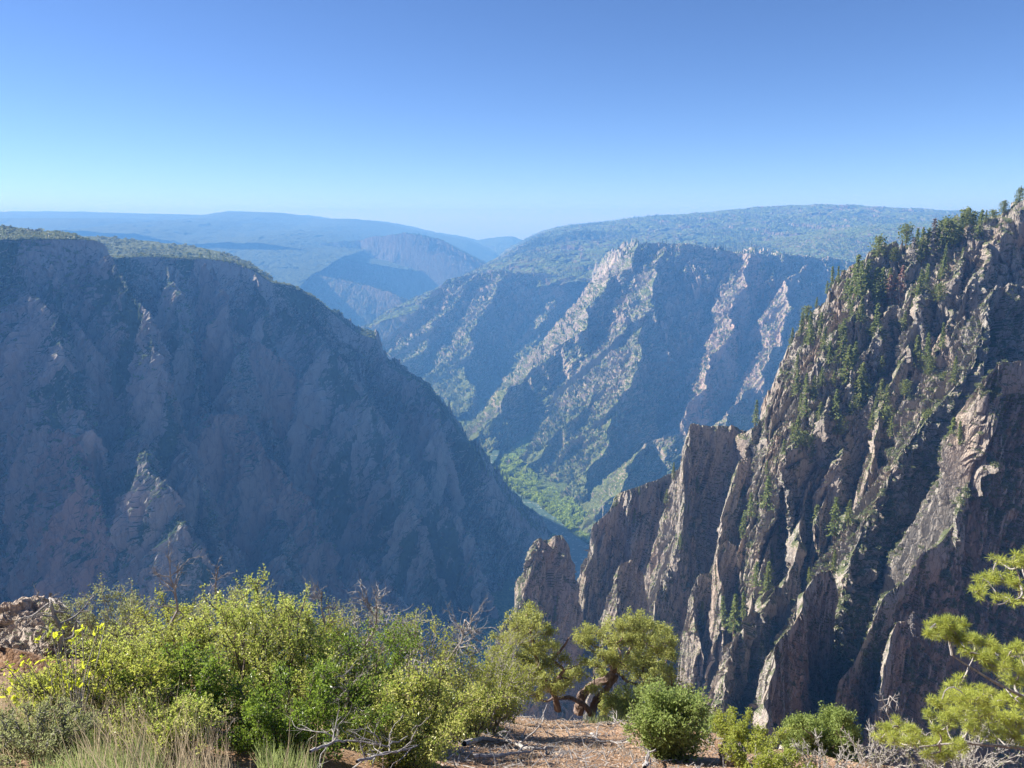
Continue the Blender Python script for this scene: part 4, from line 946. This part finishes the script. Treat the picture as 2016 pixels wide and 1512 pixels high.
shrub('pale green shrub at the cliff edge behind the big round shrub', 470, 9.2, 1165, 240, L_sage, W_grey, 8000, 0.03, stems=20, bare=0.2)
shrub('bluish green shrub at the cliff edge with an arched top', 240, 9.6, 1172, 200, L_sage, W_grey, 8000, 0.03, stems=20, bare=0.1)
shrub('small bluish green shrub right behind the bare grey sapling', 165, 9.8, 1176, 110, L_sage, W_grey, 4000, 0.03, stems=12, bare=0.1)
shrub('yellow green shrub in front of the bluish green one', 340, 8.2, 1182, 170, L_yel, W_brown, 7000, 0.028, stems=16, bare=0.1)
shrub('yellow tinged shrub on the far side of the big round shrub', 590, 8.2, 1200, 230, L_yel, W_brown, 9000, 0.028, stems=20, bare=0.15)
shrub('rounded bright green bush on the dirt slope right of the twisted juniper', 1322, 7.3, 1368, 190, L_grn, W_brown, 20000, 0.034, stems=34, cat='bush', name='bush', low=0.0)
shrub('low yellowish bush between the round green bush and the dirt path', 1470, 8.4, 1428, 190, L_yel, W_grey, 9000, 0.03, stems=16, cat='bush', name='bush')
shrub('small grey green tuft of bush at the foot of the rock rib', 1395, 13.0, 1400, 90, L_sage, W_grey, 2500, 0.035, stems=12, cat='bush', name='bush')
shrub('grey leafless bush mixed with pine boughs in the bottom right corner', 1900, 7.2, 1440, 330, L_sage, W_grey, 600, 0.02, stems=40, bare=0.9, cat='bush', name='bush')
shrub('grey leafless bush in front of the dome shaped juniper', 1730, 7.6, 1450, 200, L_sage, W_grey, 300, 0.02, stems=26, bare=0.9, cat='bush', name='bush')

shrub('yellow green bush at the upper right end of the shrub row beside the left juniper', 985, 10.4, 1285, 150, L_yel, W_grey, 8000, 0.03, stems=20, bare=0.05)
shrub('dark leafed low shrub in the shade under the end of the shrub row', 905, 7.4, 1360, 210, L_serv, W_brown, 9000, 0.026, stems=24)
shrub('sparse shrub with orange tinted leaves low under the oak sapling', 60, 5.4, 1345, 220, L_yel, W_grey, 4000, 0.026, stems=20, bare=0.3)
shrub('pale green leafy plant at the foot of the twisted juniper trunk', 1240, 11.6, 1358, 110, L_grn, W_brown, 6000, 0.03, stems=16, cat='bush', name='bush')
shrub('small green tuft between the round green bush and the rock ledge', 1400, 9.6, 1425, 80, L_grn, W_brown, 3000, 0.028, stems=12, cat='bush', name='bush')
shrub('leafy green bush at the bottom edge between the dirt patch and the dome shaped juniper', 1500, 6.4, 1478, 240, L_yel, W_grey, 7000, 0.026, stems=22, cat='bush', name='bush')
shrub('grey twiggy brush along the bottom edge under the dome shaped juniper', 1640, 6.3, 1480, 240, L_sage, W_grey, 500, 0.02, stems=34, bare=0.85, cat='bush', name='bush')
shrub('low grey green sage shrub in the bottom left corner', 60, 4.2, 1430, 300, L_sage, W_grey, 7000, 0.02, stems=30, bare=0.1, low=0.0)
shrub('low leafy green shrub rising through the straw at the bottom left', 300, 4.5, 1400, 300, L_serv, W_brown, 9000, 0.024, stems=28, bare=0.1, low=0.0)
# bare shrubs and saplings
def bare(label, path, Y, r0, kids, name='dead_sapling', depth=2, blen=0.3, cat='dead sapling', nbr=9, top=None, wood=None, dirb=(0, 0, 0.3), group=None):
    pt = np.array([P(a, b, Y) for a, b in path]); pt = resample(pt, 4 * len(pt)); segs = []; tips = []; n = len(pt)
    for i in range(n - 1): segs.append([*pt[i], *pt[i + 1], r0 * (1 - 0.6 * i / n), r0 * (1 - 0.6 * (i + 1) / n)])
    for k in range(nbr):
        i = rng.integers(n // 3, n); d = rdir(1)[0] * np.array([1, 0.6, 0.8]) + np.array(dirb)
        crook(pt[i], d, blen * rng.uniform(0.6, 1.2), r0 * 0.45, depth, segs, tips, kids, 0.22, 0.03, 0.75, 0.6)
    return pack(name, label, cat, pt[0], [('branches', tubes(segs, 5), wood or W_grey)], group)
f_ = foot(122, 5.6)
bare('bare grey sapling with crooked branches beside the rock outcrop', [(118, 1400), (122, 1345), (116, 1285), (124, 1245), (106, 1210), (98, 1180), (100, 1168)], 5.6, 0.028, 3, blen=0.20, nbr=13, depth=2)
bare('dead twiggy shrub top standing against the blue cliff, taller of a pair', [(330, 1240), (350, 1200), (345, 1165), (335, 1135)], 8.0, 0.018, 4, blen=0.28, nbr=10, dirb=(0.1, 0, 0.6))
bare('dead twiggy shrub top standing against the blue cliff, smaller and redder of a pair', [(430, 1220), (425, 1180), (424, 1150), (430, 1115)], 8.0, 0.013, 4, blen=0.18, nbr=8, dirb=(0.1, 0, 0.6))
bare('dead twig spray poking up between the leafy shrubs', [(640, 1230), (632, 1195), (634, 1165)], 8.0, 0.013, 4, blen=0.2, nbr=8, dirb=(0, 0, 0.6))
bare('dense grey dead brush at the cliff edge above the yellow shrub', [(720, 1280), (740, 1230), (742, 1190)], 8.6, 0.018, 5, blen=0.36, nbr=12, dirb=(0, 0, 0.5))
bare('grey dead brush leaning right at the end of the shrub row', [(880, 1300), (910, 1260), (915, 1220)], 8.6, 0.018, 5, blen=0.36, nbr=12, dirb=(0.3, 0, 0.4))
bare('spindly dead sapling with knotted tip in front of the big dark cliff', [(1790, 1470), (1760, 1430), (1745, 1400), (1752, 1370)], 8.0, 0.016, 3, blen=0.16, nbr=7)
for i_, (px, py, yy, lab) in enumerate([(255, 1225, 8.4, 'bare twigs rising above the bluish green shrub at the cliff edge'), (545, 1215, 8.2, 'bare twigs rising above the pale green shrub behind the big round one'),
        (800, 1250, 8.0, 'bare grey twigs above the half bare shrub with the pale green top'), (985, 1285, 9.6, 'thin bare twigs just left of the left juniper'), (170, 1400, 4.7, 'bare brown twigs among the straw at the bottom left'),
        (420, 1420, 4.8, 'pale bare twigs low in front of the big round shrub'), (680, 1330, 5.6, 'grey bare twigs showing through the middle of the leafy shrubs')]):
    bare(lab, [(px, py + 70), (px + 6, py + 30), (px - 4, py)], yy, 0.010, 4, name='bare_twigs', blen=0.30 * yy / 8.4, nbr=9, dirb=(0, 0, 0.5), cat='twigs')
# fallen branches
def fallen(label, path, Y, r0, nbr=6, blen=0.3, kids=3, depth=1, lift=0.05, group=None, flat=0.15):
    pts = []
    for i, (px, py) in enumerate(path):
        yv = Y
        for _ in range(30):                      # slide along the ray until it meets the ground
            q = P(px, py, yv); gz_ = float(ground(q[0], q[1])) + lift; yv += (gz_ - q[2]) / ratio(py) * 0.5 if abs(gz_ - q[2]) > 0.005 else 0
            yv = min(max(yv, 2.5), 16)
        q = P(px, py, yv); q[2] = float(ground(q[0], q[1])) + lift; pts.append(q)
    pt = resample(np.array(pts), 5 * len(pts)); pt += rng.normal(size=pt.shape) * 0.006; segs = []; tips = []; n = len(pt)
    for i in range(n - 1): segs.append([*pt[i], *pt[i + 1], r0 * (1 - 0.6 * i / n), r0 * (1 - 0.6 * (i + 1) / n)])
    for k in range(nbr):
        i = rng.integers(2, n); d = rdir(1)[0] * np.array([1, 1, flat]) + np.array([0, 0, 0.12])
        crook(pt[i], d, blen * rng.uniform(0.5, 1.2), r0 * 0.5, depth, segs, tips, kids, 0.2, 0.0, 0.7, 0.6)
    return pack('fallen_branch', label, 'dead branch', pt[0], [('wood', tubes(segs, 6), SNAG)], group)
fallen('long dead branch lying in the shade on the dirt slope', [(912, 1462), (950, 1452), (1000, 1460), (1050, 1474), (1085, 1468)], 6, 0.028, 5)
fallen('second dark branch lying just below the long one in the shade', [(930, 1490), (1000, 1485), (1045, 1478)], 6, 0.022, 3)
fallen('crooked pale branch on the sunny dirt below the twisted juniper', [(1165, 1440), (1180, 1462), (1215, 1460), (1240, 1455)], 8, 0.018, 6, 0.35)
fallen('thin curved stick on the dirt left of the round green bush', [(1195, 1425), (1225, 1415), (1245, 1412)], 9, 0.014, 3)
fallen('forked pale stump stick standing at the bottom edge of the dirt', [(1270, 1512), (1276, 1490), (1278, 1475)], 6.6, 0.02, 3, 0.15, lift=0.12)
for lab, pth in (('tangled pale dead branch at the bottom edge under the leafy shrub, left one', [(610, 1480), (680, 1455), (760, 1470), (800, 1450)]),
                 ('tangled pale dead branch at the bottom edge under the leafy shrub, right one', [(700, 1500), (760, 1480), (820, 1470)])):
    fallen(lab, pth, 4.2, 0.010, 9, 0.22, 3, 2, 0.38, flat=0.8)

# junipers and pine
def c7(L_): return [(1000 + x / 3.27, 1050 + y / 3.27, r / 3.27) for x, y, r in L_]
def c8(L_): return [(1416 + x / 3.27, 1050 + y / 3.27, r / 3.27) for x, y, r in L_]
J2 = c7([(480, 640, 60), (580, 630, 70), (520, 700, 55), (450, 690, 45), (730, 600, 80), (820, 575, 80), (900, 600, 80), (960, 620, 60), (1030, 660, 60), (1050, 700, 50), (690, 700, 70), (780, 690, 80), (880, 700, 80), (960, 740, 80), (1030, 780, 70),
         (620, 800, 70), (560, 850, 60), (600, 900, 55), (820, 780, 80), (900, 830, 90), (980, 860, 80), (1050, 900, 60), (870, 920, 80), (960, 960, 80), (1050, 1000, 70), (1120, 1040, 60), (1160, 1010, 40), (1100, 1090, 50), (700, 820, 60), (760, 870, 50),
         (680, 1080, 80), (620, 1120, 70), (740, 1110, 70), (560, 1000, 50)])
clump_tree('juniper', 'twisted juniper with a thick bent trunk leaning right on the edge of the dirt', 'juniper tree', foot(1165, 12.0), (1170, 1390), J2, 12.0, 0.6, L_jun, W_jun, 'scale',
  trunks=[([(1140, 1405), (1146, 1372), (1165, 1352), (1195, 1342), (1210, 1325), (1212, 1300), (1206, 1275), (1203, 1255)], 0.085, 0.04),
          ([(1165, 1408), (1172, 1378), (1195, 1352), (1212, 1328)], 0.065, 0.045), ([(1212, 1318), (1235, 1340), (1262, 1347), (1280, 1335)], 0.035, 0.015), ([(1210, 1322), (1230, 1300), (1250, 1265)], 0.04, 0.02),
          ([(1165, 1408, -.1), (1150, 1385, -.2), (1120, 1370, -.2), (1085, 1375, -.3)], 0.05, 0.02)], per=20, tuft=0.09, nn=50, wdt=0.034)
J1 = c7([(120, 520, 80), (60, 600, 90), (170, 590, 90), (250, 640, 70), (90, 700, 90), (200, 720, 90), (290, 720, 60), (340, 820, 60), (60, 800, 80), (150, 820, 80), (240, 840, 80), (330, 910, 80), (60, 900, 80), (150, 920, 80), (240, 960, 80), (330, 1000, 70),
         (400, 940, 70), (460, 900, 60), (470, 840, 45), (100, 1000, 70), (200, 1050, 60), (-20, 680, 80), (-60, 760, 80), (-40, 860, 80), (-30, 950, 70)])
clump_tree('juniper', 'bushy juniper with pale yellowish top standing left of the twisted juniper', 'juniper tree', foot(1060, 11.6), (1080, 1385), J1, 11.6, 0.5, L_jun, W_jun, 'scale',
  trunks=[([(1100, 1398), (1092, 1370), (1070, 1330), (1055, 1290), (1045, 1240)], 0.055, 0.02), ([(1075, 1360), (1110, 1320), (1085, 1300), (1108, 1275), (1118, 1258)], 0.03, 0.014)], per=20, tuft=0.09, nn=50, wdt=0.034)
D = []
for q in range(60):
    a = rng.random() * 6.28; r = math.sqrt(rng.random()); x = 1618 + math.cos(a) * r * 66; y = 1465 - (math.sin(a) * r) * 72
    if y < 1500 + 30: D.append((x, y + 4, 20))
clump_tree('juniper', 'dome shaped green juniper beside the dirt path', 'juniper tree', foot(1620, 9.6), (1620, 1520), D, 9.6, 0.4, leaf_mat('green_juniper_foliage', (0.08, 0.12, 0.03), (0.28, 0.34, 0.09), 0.35, 1.6), W_jun, 'scale',
  trunks=[([(1620, 1540), (1625, 1500), (1618, 1460)], 0.06, 0.03)], per=16, tuft=0.09, nn=50, wdt=0.034)
PB = dict(spread=0.35, leafmat=L_pin, wood=W_grey, kind='needle', per=13, tuft=0.062, nn=46, wdt=0.0046, rk=0.0028, rbase=0.018)
A1 = [(1800, 165, 40), (1880, 170, 50), (1940, 200, 50), (1990, 160, 50), (1700, 290, 45), (1760, 290, 50), (1850, 300, 55), (1930, 320, 55), (1650, 370, 45), (1790, 410, 35), (1870, 430, 35), (1690, 400, 35), (1960, 420, 40)]
A2 = [(1370, 620, 55), (1430, 580, 55), (1500, 590, 60), (1580, 590, 50), (1350, 640, 40), (1450, 660, 60), (1540, 670, 70), (1630, 700, 60), (1700, 700, 60), (1600, 770, 50), (1700, 790, 60), (1780, 760, 60), (1850, 800, 60), (1900, 740, 55), (1960, 760, 60), (1920, 860, 70), (1800, 870, 70), (1900, 950, 70), (1980, 900, 60)]
A3 = [(1550, 990, 70), (1480, 1050, 70), (1420, 1110, 60), (1350, 1180, 50), (1600, 1060, 80), (1700, 1060, 80), (1800, 1090, 80), (1900, 1090, 80), (1980, 1110, 70), (1560, 1140, 80), (1680, 1170, 80), (1800, 1190, 80), (1920, 1210, 80), (1480, 1210, 70), (1620, 1260, 70), (1760, 1280, 80), (1900, 1310, 70), (1400, 1260, 50), (1985, 1360, 60)]
A4 = [(1080, 1270, 60), (1150, 1240, 55), (1220, 1260, 55), (1040, 1330, 50), (1130, 1330, 60), (1220, 1340, 55), (1300, 1330, 50), (1380, 1350, 60), (1460, 1330, 60), (1350, 1420, 55), (1440, 1430, 60), (1540, 1380, 60)]
R0 = P(2230, 1560, 6.6); R0[2] = float(ground(R0[0], R0[1]))
clump_tree('pinyon_pine', 'pinyon pine reaching in from the right edge with tufted yellow green boughs', 'pine tree', R0, (2230, 1500), c8(A1 + A2 + A3 + A4), 6.6,
  trunks=[([(2230, 1640), (2225, 1500), (2200, 1380), (2150, 1260), (2090, 1190), (2030, 1160)], 0.08, 0.012), ([(2220, 1460), (2120, 1400), (2020, 1370), (1960, 1340), (1880, 1290)], 0.03, 0.006),
          ([(2225, 1520), (2120, 1490), (2000, 1470), (1900, 1460), (1800, 1470)], 0.03, 0.006)], **PB)

# lobed oak leaves on thin wands
def oak():
    spots = [(10, 1310), (22, 1330), (34, 1318), (48, 1300), (18, 1345), (60, 1312), (28, 1372), (36, 1385), (20, 1365), (100, 1240), (122, 1236), (112, 1252), (150, 1246), (162, 1238), (143, 1262), (140, 1285), (92, 1303), (165, 1310), (178, 1328), (196, 1236),
             (204, 1246), (190, 1250), (208, 1312), (216, 1330), (130, 1330), (138, 1345), (105, 1340), (108, 1355), (150, 1352), (276, 1232), (322, 1268), (398, 1212), (404, 1222), (160, 1420), (150, 1375), (196, 1362), (215, 1356), (60, 1342), (88, 1378), (70, 1262)]
    base = foot(140, 4.9); V = []; F = []; segs = []
    out = [(0, 0), (0.13, 0.12), (0.06, 0.20), (0.26, 0.34), (0.10, 0.42), (0.28, 0.60), (0.11, 0.66), (0.18, 0.82), (0.0, 1.0)]
    prof = out + [(-x, y) for x, y in out[-2:0:-1]]
    for px, py in [q for q in spots if q[0] < 230]:
        p = P(px, py, 4.9 + rng.uniform(-.25, .25)); m_ = (base + p) / 2 + rng.normal(size=3) * 0.05; pr = base + rng.normal(size=3) * (0.12, 0.12, 0.0)
        for t in (0.34, 0.67, 1.0):
            c = pr + (p - pr) * 1.0 if t == 1 else base * (1 - t) ** 2 + 2 * t * (1 - t) * m_ + t * t * p
            segs.append([*pr, *c, 0.004, 0.0025]); pr = c
        for k in range(6):
            ax_ = rdir(1)[0] * 0.8 + np.array([0, -0.1, 0.5]); ax_ /= np.linalg.norm(ax_); sd = np.cross(ax_, rdir(1)[0]); sd /= np.linalg.norm(sd); s = rng.uniform(0.028, 0.048)
            i0 = len(V); cst = p + rng.normal(size=3) * 0.014; nrm = np.cross(ax_, sd)
            V.append(cst + ax_ * s * 0.5)
            for a, b in prof: V.append(cst + ax_ * s * b + sd * s * a * 1.15 + nrm * s * (0.35 * abs(a)))
            n = len(prof)
            for j in range(n): F.append((i0, i0 + 1 + j, i0 + 1 + (j + 1) % n))
    return pack('oak_sapling', 'spindly oak sapling with bright yellow lobed leaves at the left edge', 'oak sapling', base, [('stem', tubes(segs, 4), W_grey), ('foliage', (np.array(V), np.array(F)), L_oak)])
oak()

# grass, sage and straw
def grass(name, n, xr, yr, h, w_, mat, lean=0.25, seed=0, patch=0.7, thr=0.0):
    px = rng.uniform(*xr, n * 3); Y = rng.uniform(*yr, n * 3); x = (px - CX) / FPX / 0.88 * Y
    ok = vnoise(x, Y, patch, 9 + seed) > thr; x = x[ok][:n]; Y = Y[ok][:n]; n = len(x); z = ground(x, Y)
    p0 = np.stack([x, Y, z - 0.01], 1); d = rdir(n) * lean; d[:, 2] = 1; hh = h * rng.uniform(0.4, 1.2, n)[:, None]
    p1 = p0 + d * hh * 0.55; d2 = d + rdir(n) * lean * 0.8; p2 = p1 + d2 * hh * 0.45
    s = np.cross(d, rdir(n)); s /= np.linalg.norm(s, axis=1)[:, None]; s *= w_
    V = np.stack([p0 - s, p0 + s, p1 + s * 0.8, p1 - s * 0.8, p2 + s * 0.15, p2 - s * 0.15], 1).reshape(-1, 3)
    b = np.arange(n)[:, None] * 6; F = np.concatenate([b + np.array([[0, 1, 2, 3]]), b + np.array([[3, 2, 4, 5]])], 0)
    o = link(name, mesh_np(name, V, F, mat)); tag(o, kind='stuff'); return o
STRAW = leaf_mat('straw', (0.26, 0.19, 0.12), (0.46, 0.37, 0.25), 0.3, 3.0)
SAGE = leaf_mat('sage_blades', (0.13, 0.18, 0.06), (0.33, 0.38, 0.15), 0.35, 2.0)
grass('dry_grass', 2400, (-120, 600), (3.2, 5.6), 0.42, 0.002, STRAW, 0.32, 1, 0.35, 0.02)
grass('dry_grass', 2600, (-120, 400), (4.0, 7.5), 0.16, 0.002, STRAW, 0.5, 7, 0.5, -0.1)
grass('grass', 15000, (-120, 300), (3.0, 5.0), 0.19, 0.0022, SAGE, 0.35, 2, 0.6, -0.28)
grass('grass', 4000, (300, 620), (3.2, 4.6), 0.22, 0.003, SAGE, 0.35, 3, 0.5, 0.1)
grass('dry_grass', 2600, (840, 1560), (4.8, 12.5), 0.11, 0.0022, STRAW, 0.4, 4, 0.7, 0.12)
grass('grass', 900, (1150, 1420), (10.5, 13.0), 0.2, 0.004, SAGE, 0.35, 5, 0.5, 0.1)
def litter(name, n, xr, yr, s0, s1, mat, mode='stone', thr=-1):
    px = rng.uniform(*xr, n); Y = rng.uniform(*yr, n); x = (px - CX) / FPX / 0.88 * Y; z = ground(x, Y)
    c = np.stack([x, Y, z], 1); s = (s0 * (s1 / s0) ** (rng.random(n) ** 2.2))
    if mode == 'stone':
        base = np.array([(1, 0, 0), (0.3, 0.95, 0), (-0.8, 0.6, 0), (-0.8, -0.6, 0), (0.3, -0.95, 0), (0.1, 0, 0.75), (0, 0, -0.6)]) 
        Fb = np.array([(0, 1, 5), (1, 2, 5), (2, 3, 5), (3, 4, 5), (4, 0, 5), (1, 0, 6), (2, 1, 6), (3, 2, 6), (4, 3, 6), (0, 4, 6)])
        a = rng.random(n) * 6.28; ca, sa = np.cos(a)[:, None], np.sin(a)[:, None]
        B = base[None] * rng.uniform(0.6, 1.3, (n, 7, 1)); X = B[:, :, 0] * ca - B[:, :, 1] * sa; Y_ = B[:, :, 0] * sa + B[:, :, 1] * ca
        V = c[:, None] + np.stack([X, Y_, B[:, :, 2] * 0.7], -1) * s[:, None, None] * 0.5
        F = (np.arange(n)[:, None, None] * 7 + Fb[None]).reshape(-1, 3)
        o = link(name, mesh_np(name, V.reshape(-1, 3), F, mat))
    else:
        d = rdir(n) * np.array([1, 1, 0.12]); V, F = tubes(np.concatenate([c + (0, 0, .006), c + d * s[:, None] + (0, 0, .012), (s * 0.03 + .001)[:, None], (s * 0.02 + .0008)[:, None]], 1), 3)
        o = link(name, mesh_np(name, V, F, mat))
    tag(o, kind='stuff'); return o
STONE = leaf_mat('gravel', (0.19, 0.12, 0.075), (0.38, 0.28, 0.20), 0.0, 3.0, 0.9)
litter('gravel', 26000, (820, 1700), (4.6, 13.5), 0.008, 0.055, STONE)
litter('gravel', 5000, (-150, 300), (6.0, 13.5), 0.02, 0.10, STONE)
litter('twig_litter', 5000, (820, 1500), (4.6, 12.5), 0.05, 0.25, SNAG, 'twig')

# rocks
def rock(label, px, py, Y, sx, sy, sz, name='boulder', mat=None, flat=0.3, sink=0.3, seed=1, group=None, blocks=1.0):
    bm = bmesh.new(); bmesh.ops.create_icosphere(bm, subdivisions=6, radius=1.0); me = bpy.data.meshes.new(name); bm.to_mesh(me); bm.free()
    n = len(me.vertices); co = np.empty(n * 3); me.vertices.foreach_get('co', co); co = co.reshape(-1, 3)
    co = np.sign(co) * np.abs(co) ** (1 - flat) ; co *= (sx, sy, sz)
    q = P(px, py, Y); gz_ = float(ground(q[0], q[1])); c = np.array([q[0], q[1], gz_ + sz * (1 - 2 * sink)])
    me.vertices.foreach_set('co', (co + c).astype(np.float32).ravel()); me.materials.append(mat or M_bould)
    o = link(name, me); bake(o, disp_group(max(sx, sz) * 0.9, max(sx, sz) * 0.14, (0.2, 0.1, 1), 0.7, 1.3, blocks))
    # move the origin to the foot of the stone
    co = np.empty(n * 3); me.vertices.foreach_get('co', co); co = co.reshape(-1, 3) - np.array([c[0], c[1], gz_]); me.vertices.foreach_set('co', co.ravel()); me.update()
    o.location = (c[0], c[1], gz_); tag(o, label, 'rock', group); return o
M_bould = rock_mat('boulder_rock', (0.27, 0.25, 0.23), (0.40, 0.30, 0.24), (0.12, 0.11, 0.10), ((0.06, 0.07, 0.04), (0.10, 0.11, 0.06)), 0.02, 0.02, bump=0.8)
M_outc = rock_mat('outcrop_rock', (0.46, 0.40, 0.34), (0.54, 0.42, 0.33), (0.22, 0.18, 0.15), ((0.06, 0.07, 0.04), (0.10, 0.11, 0.06)), 0.04, 0.02, bump=0.8)
rock('weathered rock outcrop at the left edge behind the bare sapling', 52, 1236, 10.6, 0.56, 0.45, 0.36, 'rock_outcrop', M_outc, sink=0.15)
rock('low reddish rock slab in front of the weathered outcrop', 60, 1262, 9.8, 0.6, 0.5, 0.2, 'rock_slab', M_outc, sink=0.3)
rock('dark grey boulder below the low yellowish bush', 1443, 1492, 7.0, 0.13, 0.12, 0.17, 'boulder', M_bould, sink=0.2)
rock('flat layered rock ledge at the cliff edge right of the round green bush', 1392, 1404, 13.4, 0.34, 0.3, 0.13, 'rock_ledge', M_outc, sink=0.2)
rock('small pale stone beside the twisted juniper trunk', 1190, 1418, 11.6, 0.11, 0.09, 0.07, 'stone', M_outc)
rock('small white stone at the end of the dirt path', 1546, 1442, 13.2, 0.09, 0.08, 0.09, 'stone', rock_mat('pale_stone', (0.6, 0.56, 0.5), (0.6, 0.5, 0.42), (0.4, 0.36, 0.33), ((0.5, 0.5, 0.4), (0.5, 0.5, 0.4)), 0.02, 0.0))
print('foreground', time.time() - T0)
